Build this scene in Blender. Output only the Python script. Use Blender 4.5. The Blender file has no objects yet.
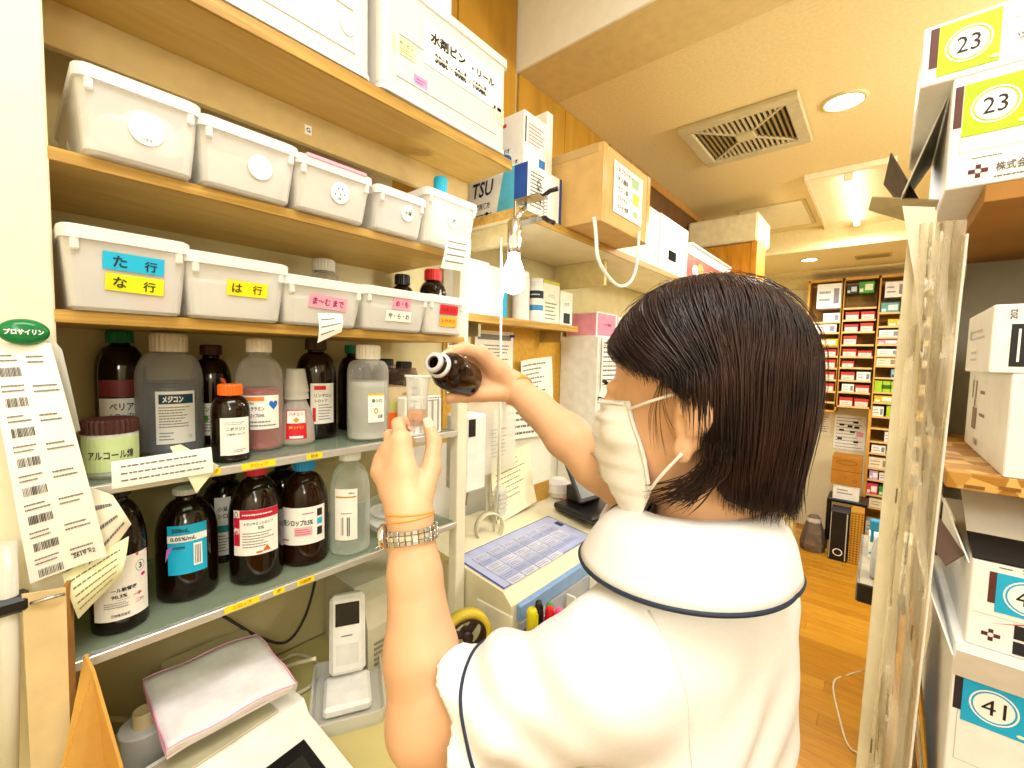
import bpy, bmesh, math, random
import numpy as np
from mathutils import Vector, Matrix, Euler
from mathutils.bvhtree import BVHTree
random.seed(7)
SC = bpy.context.scene
COL = SC.collection
PI = math.pi

# ---------------------------------------------------------------- camera, world, lights, exposure
FPX, CAMZ = 433.0, 1.58
_y, _p, _r = (math.radians(a) for a in (40.4, -3.6, 1.3))
FW = Vector((-math.sin(_y)*math.cos(_p), math.cos(_y)*math.cos(_p), math.sin(_p)))
_R0 = Vector((math.cos(_y), math.sin(_y), 0)); _U0 = _R0.cross(FW)
RI = _R0*math.cos(_r) + _U0*math.sin(_r)
UP = _U0*math.cos(_r) - _R0*math.sin(_r)
EYE = Vector((0, 0, CAMZ))
cd = bpy.data.cameras.new('camera'); cam = bpy.data.objects.new('camera', cd); COL.objects.link(cam)
cd.sensor_width = 36.0; cd.lens = FPX/1024*36.0; cd.clip_start = 0.01
cam.matrix_world = Matrix(((RI.x, UP.x, -FW.x, 0), (RI.y, UP.y, -FW.y, 0), (RI.z, UP.z, -FW.z, CAMZ), (0, 0, 0, 1)))
SC.camera = cam
w = bpy.data.worlds.new('world'); SC.world = w; w.use_nodes = True
w.node_tree.nodes['Background'].inputs[0].default_value = (1, .95, .85, 1)
w.node_tree.nodes['Background'].inputs[1].default_value = 0.3
vs = SC.view_settings
vs.view_transform = 'Standard'; vs.look = 'None'; vs.gamma = 1.0; vs.use_curve_mapping = False
vs.exposure = 0.75

def lamp(name, kind, loc, energy, size=(.3, .3), rot=(0, 0, 0), color=(1, .95, .86)):
    l = bpy.data.lights.new(name, kind); l.energy = energy; l.color = color
    if kind == 'AREA':
        l.shape = 'RECTANGLE'; l.size, l.size_y = size
    elif kind == 'POINT':
        l.shadow_soft_size = size[0]
    elif kind == 'SPOT':
        l.shadow_soft_size = size[0]; l.spot_size = math.radians(150); l.spot_blend = .6
    o = bpy.data.objects.new(name, l); COL.objects.link(o); o.location = loc; o.rotation_euler = rot
    return o
WARM = (1, .99, .985)
lamp('tube_light', 'AREA', (-.19, 3.4, 2.5), 15, (.26, .9), color=WARM)
lamp('near_ceiling_fill', 'AREA', (.15, .1, 2.82), 15, (.5, 1.2), color=WARM)  # added fill above the camera, out of view, without a fitting
lamp('side_point_fill', 'POINT', (.95, 2.0, 2.25), 30, (.12, .12), color=WARM)  # bare point added behind the rack to brighten ceiling and walls
lamp('rear_point_fill', 'POINT', (.9, -.4, 2.0), 12, (.15, .15), color=WARM)  # unseen fill point added behind the camera, no globe hangs there
lamp('rear_area_fill', 'AREA', (.75, -.55, 2.5), 7, (.9, .5), rot=(math.radians(-35), math.radians(25), 0), color=WARM)  # added fill tilted in from behind the camera, not an actual ceiling lamp
lamp('downlight_lamp', 'SPOT', (-.17, 2.15, 2.57), 16, (.06, .06), color=WARM)
lamp('far_downlight_lamp', 'SPOT', (-.50, 4.3, 2.40), 14, (.05, .05), color=WARM)
lamp('clamp_bulb_light', 'POINT', (-.735, .845, 1.765), 2.2, (.03, .03), color=(1, .97, .92))

def at(px, py, X=None, Y=None, Z=None, D=None):
    """the point of a plane of the room (or at a depth D) that the photograph shows at pixel (px, py)"""
    r = FW + RI*((px-512)/FPX) - UP*((py-384)/FPX)
    if X is not None: t = X/r.x
    elif Y is not None: t = Y/r.y
    elif Z is not None: t = (Z-CAMZ)/r.z
    else: t = D
    return EYE + r*t

# ---------------------------------------------------------------- materials
def lin(h):
    if not isinstance(h, str): return tuple(h)+(1,)
    h = h.lstrip('#'); c = [int(h[i:i+2], 16)/255 for i in (0, 2, 4)]
    return tuple((x/12.92 if x <= .04045 else ((x+.055)/1.055)**2.4) for x in c)+(1,)
_M = {}
def nodes(name):
    m = bpy.data.materials.new(name); m.use_nodes = True
    nt = m.node_tree; return m, nt, nt.nodes['Principled BSDF'], nt.nodes['Material Output']
def mat(col, rough=.5, noise=.06, scale=30, bump=0, metal=0, spec=.4, stretch=(1, 1, 1), emit=0, key=None, kind='noise', col2=None):
    k = (str(col), rough, noise, scale, bump, metal, spec, stretch, emit, kind, str(col2))
    if k in _M: return _M[k]
    m, nt, b, out = nodes(key or 'm_'+str(col).replace('#', ''))
    c = lin(col)
    b.inputs['Roughness'].default_value = rough; b.inputs['Metallic'].default_value = metal
    b.inputs['Specular IOR Level'].default_value = spec
    tc = nt.nodes.new('ShaderNodeTexCoord'); mp = nt.nodes.new('ShaderNodeMapping'); mp.inputs['Scale'].default_value = stretch
    nt.links.new(tc.outputs['Object'], mp.inputs[0])
    if kind == 'noise':
        tx = nt.nodes.new('ShaderNodeTexNoise'); tx.inputs['Scale'].default_value = scale; tx.inputs['Detail'].default_value = 3
        fac = tx.outputs['Fac']
    elif kind == 'wood':
        tx = nt.nodes.new('ShaderNodeTexNoise'); tx.inputs['Scale'].default_value = scale; tx.inputs['Detail'].default_value = 5; tx.inputs['Distortion'].default_value = 1.2
        fac = tx.outputs['Fac']
    elif kind == 'chips':
        tx = nt.nodes.new('ShaderNodeTexVoronoi'); tx.inputs['Scale'].default_value = scale
        fac = tx.outputs['Color']
    nt.links.new(mp.outputs[0], tx.inputs['Vector'])
    rp = nt.nodes.new('ShaderNodeValToRGB')
    d = lin(col2) if col2 else tuple(min(1, x*(1-noise*2)) for x in c[:3])+(1,)
    e = c if col2 else tuple(min(1, x*(1+noise*.7)) for x in c[:3])+(1,)
    rp.color_ramp.elements[0].position = .3; rp.color_ramp.elements[1].position = .7
    rp.color_ramp.elements[0].color = d; rp.color_ramp.elements[1].color = e
    nt.links.new(fac, rp.inputs[0]); nt.links.new(rp.outputs[0], b.inputs['Base Color'])
    if bump:
        bp = nt.nodes.new('ShaderNodeBump'); bp.inputs['Strength'].default_value = bump; bp.inputs['Distance'].default_value = .004
        nt.links.new(fac, bp.inputs['Height']); nt.links.new(bp.outputs[0], b.inputs['Normal'])
    if emit:
        b.inputs['Emission Color'].default_value = c; b.inputs['Emission Strength'].default_value = emit
    _M[k] = m; return m
def see(col, clear=.5, tint='#ffffff', rough=.2, key=None, gloss=.5, noise=0):
    """a see-through plastic or glass: part of the light goes straight through (tinted), the rest meets a glossy body"""
    k = ('see', col, clear, tint, rough, gloss, noise)
    if k in _M: return _M[k]
    m, nt, b, out = nodes(key or 'see_'+col.lstrip('#'))
    b.inputs['Base Color'].default_value = lin(col); b.inputs['Roughness'].default_value = rough
    b.inputs['Specular IOR Level'].default_value = gloss
    tr = nt.nodes.new('ShaderNodeBsdfTransparent'); tr.inputs[0].default_value = lin(tint)
    lw = nt.nodes.new('ShaderNodeLayerWeight'); lw.inputs[0].default_value = .35
    mr = nt.nodes.new('ShaderNodeMapRange'); mr.inputs['From Min'].default_value = 0; mr.inputs['From Max'].default_value = 1
    mr.inputs['To Min'].default_value = clear; mr.inputs['To Max'].default_value = clear*.35
    nt.links.new(lw.outputs['Facing'], mr.inputs['Value'])
    mx = nt.nodes.new('ShaderNodeMixShader'); nt.links.new(b.outputs[0], mx.inputs[1]); nt.links.new(tr.outputs[0], mx.inputs[2])
    nt.links.new(mr.outputs[0], mx.inputs[0]); nt.links.new(mx.outputs[0], out.inputs['Surface'])
    if noise:
        tx = nt.nodes.new('ShaderNodeTexNoise'); tx.inputs['Scale'].default_value = 30; bp = nt.nodes.new('ShaderNodeBump'); bp.inputs['Strength'].default_value = noise
        nt.links.new(tx.outputs['Fac'], bp.inputs['Height']); nt.links.new(bp.outputs[0], b.inputs['Normal'])
    _M[k] = m; return m
WHITE = mat('#f4f3ee', .45, .02); PAPER = mat('#f6f4ea', .7, .03); INK = mat('#1c1a1c', .6, .05); GREYINK = mat('#6b6a66', .7, .05)
CARTON = mat('#f3f2ec', .5, .03); CARD = mat('#c49a55', .8, .1, 25, .1); CREAM = mat('#e6dcb4', .5, .04)
WOOD = mat('#d9b468', .45, .12, 8, .06, stretch=(6, .6, 6), kind='wood', col2='#bf9648')
WOODX = mat('#d8ae66', .5, .12, 8, .06, stretch=(.6, 6, 6), kind='wood', col2='#b9873f')
WALLW = mat('#c4942e', .5, .1, 3, .05, stretch=(6, 3, .5), kind='wood', col2='#a87a1e')
STEEL = mat('#c9c9c4', .25, .04, metal=1); CHROME = mat('#e8e8ea', .12, .02, metal=1); ALU = mat('#d8d8d0', .35, .04, metal=.6)
BLACK = mat('#151516', .35, .05); DARK = mat('#2a2320', .5, .08); GREY = mat('#8f8f8a', .5, .05); LGREY = mat('#c9c9c2', .5, .04)
YELLOW = mat('#f3dc1e', .6, .03); RED = mat('#d8202c', .45, .04); BLUE = mat('#1a86d8', .45, .04); CYAN = mat('#18b4e0', .45, .03)
PINK = mat('#f2a6bd', .6, .04); GREEN = mat('#12813f', .35, .05); LIME = mat('#b2d40c', .5, .04); ORANGE = mat('#ef6a14', .45, .05)
NAVY = mat('#1d2b45', .6, .05); MAGENTA = mat('#d21f86', .5, .04); TEAL = mat('#1e8f8a', .5, .04); MAROON = mat('#5a1f22', .55, .06)
BIN = see('#fcfcfa', .60, '#f8f8f4', .3, key='bin_plastic'); BINRIM = see('#fbfbf8', .4, '#ffffff', .3, key='bin_rim')
GLASS = see('#eef2ee', .88, '#f4faf5', .05, key='clear_glass'); SHELFGLASS = see('#9fae9a', .72, '#d8e4d4', .05, key='shelf_glass')
CLEARPL = see('#efeee6', .6, '#fbfaf4', .2, key='clear_plastic', noise=.25)
AMBER = see('#150803', .12, '#7a3d10', .08, key='dark_amber_glass', gloss=.6)
AMBER2 = see('#2a1405', .42, '#b8741c', .06, key='amber_glass', gloss=.6)
PE = see('#d2d2ca', .84, '#f4f4f0', .35, key='milky_plastic')

# ---------------------------------------------------------------- mesh building
class G:
    """collects shapes; build() links them as ONE mesh object"""
    def __init__(s): s.v = []; s.f = []; s.sm = []
    def add(s, vs, fs, smooth=False, M=None):
        b = len(s.v)
        if M is not None: vs = [tuple(M @ Vector(p)) for p in vs]
        s.v.extend(tuple(p) for p in vs); s.f.extend(tuple(b+i for i in f) for f in fs); s.sm.extend([smooth]*len(fs)); return s
    def box(s, x0, x1, y0, y1, z0, z1, b=0, M=None):
        if b <= 0:
            vs = [(x, y, z) for x in (x0, x1) for y in (y0, y1) for z in (z0, z1)]
            return s.add(vs, [(0, 1, 3, 2), (4, 6, 7, 5), (0, 4, 5, 1), (2, 3, 7, 6), (0, 2, 6, 4), (1, 5, 7, 3)], False, M)
        c = ((x0+x1)/2, (y0+y1)/2, (z0+z1)/2); h = ((x1-x0)/2, (y1-y0)/2, (z1-z0)/2); b = min(b, *(k*.9 for k in h))
        vs, ix = [], {}
        for sx in (-1, 1):
            for sy in (-1, 1):
                for sz in (-1, 1):
                    for a in range(3):
                        p = [sx*h[0], sy*h[1], sz*h[2]]
                        for k in range(3):
                            if k != a: p[k] -= (sx, sy, sz)[k]*b
                        ix[(sx, sy, sz, a)] = len(vs); vs.append(tuple(c[k]+p[k] for k in range(3)))
        fs = []
        q = ((-1, -1), (1, -1), (1, 1), (-1, 1))
        for a in range(3):
            o = [k for k in range(3) if k != a]
            for sg in (-1, 1):
                f = []
                for (u, v) in q:
                    t = [0, 0, 0]; t[a] = sg; t[o[0]] = u; t[o[1]] = v; f.append(ix[(*t, a)])
                fs.append(f)
        for a in range(3):
            o = [k for k in range(3) if k != a]
            for u in (-1, 1):
                for v in (-1, 1):
                    f = []
                    for (sg, e) in ((-1, o[0]), (1, o[0]), (1, o[1]), (-1, o[1])):
                        t = [0, 0, 0]; t[a] = sg; t[o[0]] = u; t[o[1]] = v; f.append(ix[(*t, e)])
                    fs.append(f)
        for sx in (-1, 1):
            for sy in (-1, 1):
                for sz in (-1, 1): fs.append([ix[(sx, sy, sz, a)] for a in range(3)])
        return s.add(vs, fs, False, M)
    def lathe(s, prof, n=28, M=None, smooth=True, cap=True):
        vs = [(r*math.cos(2*PI*i/n), r*math.sin(2*PI*i/n), z) for r, z in prof for i in range(n)]
        fs = [(k*n+i, k*n+(i+1) % n, (k+1)*n+(i+1) % n, (k+1)*n+i) for k in range(len(prof)-1) for i in range(n)]
        s.add(vs, fs, smooth, M)
        if cap:
            for k in (0, len(prof)-1):
                if prof[k][0] > 1e-5: s.f.append(tuple(len(s.v)-len(vs)+k*n+i for i in range(n))); s.sm.append(False)
        return s
    def tube(s, pts, r, n=8, closed=False, smooth=True):
        pts = [Vector(p) for p in pts]; N = len(pts); rs = r if isinstance(r, (list, tuple)) else [r]*N
        vs = []; up = None
        for i, p in enumerate(pts):
            a = pts[(i-1) % N] if (closed or i > 0) else p; b = pts[(i+1) % N] if (closed or i < N-1) else p
            t = (b-a).normalized()
            if up is None: up = t.orthogonal().normalized()
            up = (up - t*up.dot(t)).normalized() if (up - t*up.dot(t)).length > 1e-6 else t.orthogonal().normalized()
            w_ = t.cross(up)
            for k in range(n):
                an = 2*PI*k/n; vs.append(p + (up*math.cos(an)+w_*math.sin(an))*rs[i])
        L = N if closed else N-1
        fs = [(i*n+k, i*n+(k+1) % n, ((i+1) % N)*n+(k+1) % n, ((i+1) % N)*n+k) for i in range(L) for k in range(n)]
        s.add(vs, fs, smooth)
        if not closed:
            b0 = len(s.v)-len(vs)
            s.f.append(tuple(b0+k for k in range(n))); s.f.append(tuple(b0+(N-1)*n+k for k in range(n))); s.sm += [False, False]
        return s
    def prism(s, poly, fr, d0, d1):
        """a 2D outline made solid: fr(u, v, d) -> point, between depths d0 and d1"""
        n = len(poly); vs = [fr(u, v, d0) for u, v in poly]+[fr(u, v, d1) for u, v in poly]
        return s.add(vs, [tuple(range(n)), tuple(range(n, 2*n))]+[(i, (i+1) % n, n+(i+1) % n, n+i) for i in range(n)])
    def grid(s, fn, nu, nv, smooth=True, thick=0):
        P = [Vector(fn(i/nu, j/nv)) for j in range(nv+1) for i in range(nu+1)]
        fs = [(j*(nu+1)+i, j*(nu+1)+i+1, (j+1)*(nu+1)+i+1, (j+1)*(nu+1)+i) for j in range(nv) for i in range(nu)]
        return s.add(P, fs, smooth)
    def rloft(s, secs, nc=4, smooth=False, cap0=True, cap1=True):
        """rounded rectangles (z, hx, hy, r, cx, cy) lofted upwards"""
        vs = []; n = 4*(nc+1)
        for z, hx, hy, r, *c in secs:
            cx, cy = c if c else (0, 0)
            for q, (sx, sy) in enumerate(((1, 1), (-1, 1), (-1, -1), (1, -1))):
                for k in range(nc+1):
                    a = q*PI/2 + k*PI/2/nc
                    vs.append((cx+sx*(hx-r)+r*math.cos(a), cy+sy*(hy-r)+r*math.sin(a), z))
        fs = [(k*n+i, k*n+(i+1) % n, (k+1)*n+(i+1) % n, (k+1)*n+i) for k in range(len(secs)-1) for i in range(n)]
        if cap0: fs.append(tuple(range(n)))
        if cap1: fs.append(tuple((len(secs)-1)*n+i for i in range(n)))
        return s.add(vs, fs, smooth)
    def mesh(s, name, m):
        me = bpy.data.meshes.new(name); me.from_pydata(s.v, [], s.f); me.materials.append(m)
        me.polygons.foreach_set('use_smooth', s.sm)
        bm = bmesh.new(); bm.from_mesh(me); bmesh.ops.recalc_face_normals(bm, faces=bm.faces); bm.to_mesh(me); bm.free()
        return me
    def build(s, name, m, parent=None, loc=(0, 0, 0), rot=(0, 0, 0), **kw):
        return link(name, s.mesh(name, m), parent, loc, rot, **kw)
def link(name, me, parent=None, loc=(0, 0, 0), rot=(0, 0, 0), label=None, cat=None, group=None, kind=None):
    o = bpy.data.objects.new(name, me); COL.objects.link(o); o.parent = parent; o.location = loc; o.rotation_euler = rot
    return tag(o, label, cat, group, kind)
def tag(o, label=None, cat=None, group=None, kind=None):
    for k, v in (('label', label), ('category', cat), ('group', group), ('kind', kind)):
        if v: o[k] = v
    return o
def thing(name, label, cat, loc=(0, 0, 0), rotz=0, group=None, rot=None):
    o = bpy.data.objects.new(name, None); COL.objects.link(o); o.empty_display_size = .05
    o.location = loc; o.rotation_euler = rot or (0, 0, rotz); return tag(o, label, cat, group)
def dup(o, parent=None):
    c = o.copy(); COL.objects.link(c); c.parent = parent
    for ch in o.children: dup(ch, c)
    return c

# ---------------------------------------------------------------- flat print: 2D shapes laid on a surface
_T = {}
def text2(s, bold=0.0):
    if (s, bold) in _T: return _T[(s, bold)]
    c = bpy.data.curves.new('t', 'FONT'); c.body = s; c.resolution_u = 2; c.offset = bold
    o = bpy.data.objects.new('t', c); me = bpy.data.meshes.new_from_object(o)
    vs = [(v.co.x, v.co.y) for v in me.vertices]; fs = [tuple(p.vertices) for p in me.polygons]
    bpy.data.objects.remove(o); bpy.data.curves.remove(c); bpy.data.meshes.remove(me)
    _T[(s, bold)] = (vs, fs); return vs, fs
def T(s, w=None, h=None, u=0, v=0, bold=.02, slant=0, rot=0):
    """lettering fitted to width w and/or height h, centred at (u, v)"""
    vs, fs = text2(s, bold)
    if not vs: return [], []
    xs = [p[0] for p in vs]; ys = [p[1] for p in vs]
    W, H = max(xs)-min(xs), max(ys)-min(ys); mx, my = (max(xs)+min(xs))/2, (max(ys)+min(ys))/2
    kx = w/W if w else h/H; ky = h/H if h else kx
    ca, sa = math.cos(rot), math.sin(rot); out = []
    for x, y in vs:
        a, b = (x-mx)*kx, (y-my)*ky; a += b*slant
        out.append((u+a*ca-b*sa, v+a*sa+b*ca))
    return out, fs
def R2(u0, u1, v0, v1, n=1):
    us = [u0+(u1-u0)*i/n for i in range(n+1)]
    return [(a, b) for a in us for b in (v0, v1)], [(2*i, 2*i+2, 2*i+3, 2*i+1) for i in range(n)]
def E2(u, v, a, b, a1=None, b1=None, n=28):
    if a1 is None: return [(u+a*math.cos(2*PI*i/n), v+b*math.sin(2*PI*i/n)) for i in range(n)], [tuple(range(n))]
    vs = [(u+x*math.cos(2*PI*i/n), v+y*math.sin(2*PI*i/n)) for x, y in ((a, b), (a1, b1)) for i in range(n)]
    return vs, [(i, (i+1) % n, n+(i+1) % n, n+i) for i in range(n)]
def fine(u0, u1, v0, v1, rows, seed=0, fill=.34):
    """rows of print too small to read"""
    rn = random.Random(seed); vs, fs = [], []; h = (v1-v0)/rows
    for r in range(rows):
        v = v1-h*(r+.5); u = u0; end = u1-(u1-u0)*rn.random()*.35
        while u < end:
            l = min((u1-u0)*rn.uniform(.03, .10), end-u); b = len(vs)
            vs += [(u, v-h*fill/2), (u+l*.8, v-h*fill/2), (u+l*.8, v+h*fill/2), (u, v+h*fill/2)]; fs.append((b, b+1, b+2, b+3)); u += l
    return vs, fs
def bars(u0, u1, v0, v1, n=22, seed=0):
    rn = random.Random(seed); vs, fs = [], []; u = u0; st = (u1-u0)/n
    for i in range(n):
        b = len(vs); l = st*rn.uniform(.25, .75)
        vs += [(u, v0), (u+l, v0), (u+l, v1), (u, v1)]; fs.append((b, b+1, b+2, b+3)); u += st
    return vs, fs
def poly2(*p): return list(p), [tuple(range(len(p)))]
def fx(x, y, z): return lambda u, v, d=0: (x+d, y+u, z+v)          # a face that looks towards +X
def fy(y, x, z): return lambda u, v, d=0: (x+u, y-d, z+v)          # a face that looks towards -Y
def ft(z, x, y): return lambda u, v, d=0: (x-v, y+u, z+d)          # a top face read from +X
def cyl(r, z, a0=0): return lambda u, v, d=0: ((r+d)*math.cos(a0+u/r), (r+d)*math.sin(a0+u/r), z+v)
def pl(o, U, V):
    o, U, V = Vector(o), Vector(U).normalized(), Vector(V); V = (V-U*V.dot(U)).normalized(); N = U.cross(V)
    return lambda u, v, d=0: tuple(o+U*u+V*v+N*d)
def decal(name, shapes, m, parent, fr, d=.0003, **kw):
    g = G()
    if isinstance(shapes, tuple): shapes = [shapes]
    shapes = [q for q in shapes if q[0]]
    if name == 'lettering' and len(shapes) > 1:
        for q in shapes[:-1]: decal(name, [q], m, parent, fr, d, **kw)
        shapes = shapes[-1:]
    for vs, fs in shapes:
        if vs: g.add([fr(u, v, d) for u, v in vs], fs)
    me = bpy.data.meshes.new(name); me.from_pydata(g.v, [], g.f); me.materials.append(m)
    if name in ('fine_print', 'barcode', 'print', 'scale_marks', 'pictures', 'orange_mark', 'side_print', 'ruled_lines', 'check_pattern', 'code_blocks', 'handwriting', 'red_print', 'key_print'): kw.setdefault('kind', 'stuff')
    return link(name, me, parent, **kw)
def sticker(name, w_, h_, m, parent, fr, d=.0004, t=.0004, n=1, **kw):
    """a thin label with its own thickness, on a flat or a round surface"""
    g = G(); vs, fs = R2(-w_/2, w_/2, -h_/2, h_/2, n)
    top = [fr(u, v, d+t) for u, v in vs]; bot = [fr(u, v, d) for u, v in vs]; k = len(vs)
    rim = [0]+[2*i for i in range(1, n+1)]+[2*i+1 for i in range(n, -1, -1)]
    g.add(top+bot, [f for f in fs]+[tuple(k+i for i in f[::-1]) for f in fs]+[(rim[i], rim[(i+1) % len(rim)], k+rim[(i+1) % len(rim)], k+rim[i]) for i in range(len(rim))])
    return g.build(name, m, parent, **kw)
# ================================================================ the setting
XB, XF = -1.06, -.76            # wall behind the shelves, front edge of the shelves
ZC = 2.6; ZN = 2.86; YB = 5.05
WALLP = mat('#e8dcb6', .8, .04, 60, .06, key='wallpaper'); CEILM = mat('#ead69c', .85, .04, 90, .12, key='ceiling_paper')
WALLT = mat('#d9cc9c', .7, .05, 12, key='tan_wall')
def struct(name, g, m, parent=None, **kw): return g.build(name, m, parent, kind=None if parent else 'structure', **kw)
floor = struct('floor', G().box(-1.2, 1.5, -1.3, YB+.1, -.05, -.006), mat('#b06c14', .5, .1, key='floor_bed'))
PL = [mat(c, .32, .14, 5, .03, stretch=(1, 9, 1), kind='wood', col2=d) for c, d in (('#cf931e', '#b98014'), ('#d69c28', '#c0881a'), ('#c68a18', '#b0780f'))]
rn = random.Random(3); pw = .088
for i in range(42):
    y = 1.2+i*pw; x = -1.05 - rn.random()*.5
    while x < .9:
        l = rn.uniform(.7, 1.1); a, b = max(x, -1.05), min(x+l, .95)
        if b-a > .08: G().box(a+.0006, b-.0006, y+.0006, y+pw-.0006, -.006, 0, .0008).build('plank', rn.choice(PL), floor)
        x += l
struct('wall_left', G().box(XB-.08, XB, -1.3, YB+.1, 0, 2.95), WALLT)
wl = bpy.data.objects['wall_left']
struct('wall_back', G().box(-1.2, 1.5, YB, YB+.08, 0, 2.95), WALLP)
struct('wall_right', G().box(1.42, 1.5, -1.3, YB+.1, 0, 2.95), WALLP)
struct('wall_front', G().box(-1.2, 1.5, -1.38, -1.3, 0, 2.95), WALLP)
cl = struct('ceiling', G().box(-1.2, 1.5, 1.23, YB+.1, ZC, ZC+.3), CEILM)
G().box(-1.06, 1.42, 1.2302, 1.47, ZC-.006, ZC+.001, .001).build('beam_soffit', mat('#dcc688', .8, .04), cl)
G().box(-1.06, 1.42, 1.222, 1.2302, ZC-.006, ZN+.02).build('beam_face', mat('#f2efe4', .6, .02), cl)
struct('ceiling_near', G().box(-1.2, 1.5, -1.38, 1.23, ZN, ZN+.09), mat('#efe4c0', .85, .04, 90, .1))
lowc = struct('trim_1', G().box(-1.06, 1.42, 3.97, YB, 2.43, ZC-.001), CEILM)
G().box(-1.06, 1.42, 3.955, 3.97, 2.425, 2.455, .004).build('bead', mat('#e9d79c', .5, .04), lowc)
cv = G()                         # cove moulding where the far soffit meets the back wall
pr = [(0, 0), (.20, 0), (.20, .015), (.17, .03), (.10, .05), (.05, .09), (.03, .13), (.0, .14)]
cv.prism(pr, lambda u, v, d: (d, YB-u, 2.43-v), -1.06, 1.42)
struct('trim_2', cv, mat('#d9c68c', .7, .04))
# wood panelling and rails on the upper wall behind the boxes
for k, (a, b) in enumerate(((.62, .935), (.94, 1.215))):
    G().box(XB, XB+.012, a, b, 2.03, ZN-.002, .001).build('wood_panel', WALLW, wl)
for k, (a, b) in enumerate(((1.235, 1.53), (1.533, 1.95), (1.953, 2.6), (2.603, 3.4))):
    G().box(XB, XB+.012, a, b, 1.99, ZC-.002, .001).build('wood_panel', WALLW if k < 2 else mat('#6f4a22', .5, .1, 6, .05, stretch=(4, 2, .5), kind='wood', col2='#553415'), wl)
G().box(XB+.012, XB+.02, 1.9, 3.6, ZC-.045, ZC-.002, .002).build('picture_rail', mat('#b98740', .5, .1), wl)
G().box(XB, XB+.006, .735, 2.2, .88, 1.30, .001).build('splash_panel', mat('#efeee6', .4, .02), wl)
G().box(XB, XB+.008, .90, 1.66, 1.302, 1.69, .001).build('pin_board', mat('#d9a83e', .7, .08, 60), wl)
# ceiling fittings
VENTM = mat('#c9bd94', .5, .05)
vent = thing('ceiling_vent', 'square cream ceiling ventilation grille with slats around a central boss', 'vent', (-.52, 2.18, ZC))
hw = .225
fr = G()
for (a, b, c, d) in ((-hw, hw, -hw, -hw+.05), (-hw, hw, hw-.05, hw), (-hw, -hw+.05, -hw+.05, hw-.05), (hw-.05, hw, -hw+.05, hw-.05)):
    fr.box(a, b, c, d, -.022, 0, .004)
fr.build('grille_frame', VENTM, vent)
G().box(-.18, .18, -.18, .18, -.004, 0).build('grille_backing', mat('#3a2f1e', .8, .1), vent)
for i in range(-8, 9):          # slats: two facing quarters run one way, the other two the other way
    p = i*.02; L = abs(p)
    for s in (-1, 1):
        if L > .165: continue
        G().box(p-.0045, p+.0045, s*max(L, .035) if s > 0 else -.175, .175 if s > 0 else s*max(L, .035), -.016, -.004).build('slat', VENTM, vent)
for i in range(2, 9):
    p = i*.02
    for s in (-1, 1):
        for t in (-1, 1):
            G().box(t*p-.006 if False else (t*p-.007), t*p+.007, -p+.004, -.003, -.013, -.006).build('slat', VENTM, vent) if False else None
        G().box(s*p-.004, s*p+.004, -p+.006, p-.006, -.014, -.006).build('slat', mat('#9c8a55', .6, .05), vent) if p < .17 else None
for a in (45, 135):
    G().box(-.25, .25, -.005, .005, -.018, -.006, M=Matrix.Rotation(math.radians(a), 4, 'Z')).build('grille_bar', VENTM, vent)
G().rloft([(-.022, .035, .035, .006), (-.006, .04, .04, .006)]).build('boss', VENTM, vent)
def downlight(loc, r, label):
    t = thing('downlight', label, 'light', loc)
    G().lathe([(r+.014, 0), (r+.014, -.004), (r, -.008), (r, -.001)], 32, cap=False).build('trim_ring', mat('#d8c890', .4, .03), t)
    G().lathe([(0, -.003), (r, -.003)], 32, cap=False).build('lens', mat('#fffdf4', .5, 0, emit=9), t)
downlight((-.17, 2.15, ZC), .062, 'large round recessed downlight glowing beside the ceiling grille')
downlight((-.50, 4.31, 2.43), .055, 'small round downlight glowing in the lowered soffit by the far wall')
lf = thing('ceiling_light', 'long recessed fluorescent ceiling fitting with flared white trough and bare glowing tube', 'light', (-.19, 3.35, ZC))
tm = mat('#efe4bf', .5, .03)
y0, y1 = -.5, .62
trg = G()
trg.box(-.19, -.17, y0, y1, -.03, 0, .003).box(.17, .19, y0, y1, -.03, 0, .003).box(-.17, .17, y0, y0+.02, -.03, 0, .003).box(-.17, .17, y1-.02, y1, -.03, 0, .003)
trg.build('fitting_frame', tm, lf)
g = G()
g.add([(-.17, y0+.02, -.028), (-.05, y0+.14, -.002), (-.05, y1-.14, -.002), (-.17, y1-.02, -.028), (.17, y0+.02, -.028), (.05, y0+.14, -.002), (.05, y1-.14, -.002), (.17, y1-.02, -.028)],
      [(0, 1, 2, 3), (4, 5, 6, 7), (1, 5, 6, 2), (0, 4, 5, 1), (3, 2, 6, 7)])
g.build('reflector', mat('#ecdcae', .4, .02), lf)
G().tube([(0, y0+.08, -.035), (0, y1-.08, -.035)], .017, 12).build('tube', mat('#fffef8', .5, 0, emit=5), lf)
for s in (y0+.05, y1-.08):
    G().box(-.02, .02, s, s+.03, -.055, 0, .004).build('tube_holder', tm, lf)
pn = thing('ceiling_hatch', 'pale square access hatch in the ceiling beside the fluorescent fitting', 'hatch', (-.62, 3.55, ZC))
G().box(-.2, .2, -.3, .3, -.006, 0, .002).build('hatch_rim', mat('#cdb981', .6, .04), pn); G().box(-.18, .18, -.28, .28, -.008, 0, .002).build('hatch_panel', tm, pn)
fv = thing('soffit_vent', 'flat tan air vent in the lowered soffit by the far wall', 'vent', (-.10, 4.42, 2.43))
G().box(-.11, .11, -.07, .07, -.008, 0, .002).build('vent_plate', mat('#b9a05a', .6, .05), fv)
for i in range(4): G().box(-.095, .095, -.05+i*.027, -.034+i*.027, -.011, -.008).build('slat', mat('#9c8544', .6, .05), fv)

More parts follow.
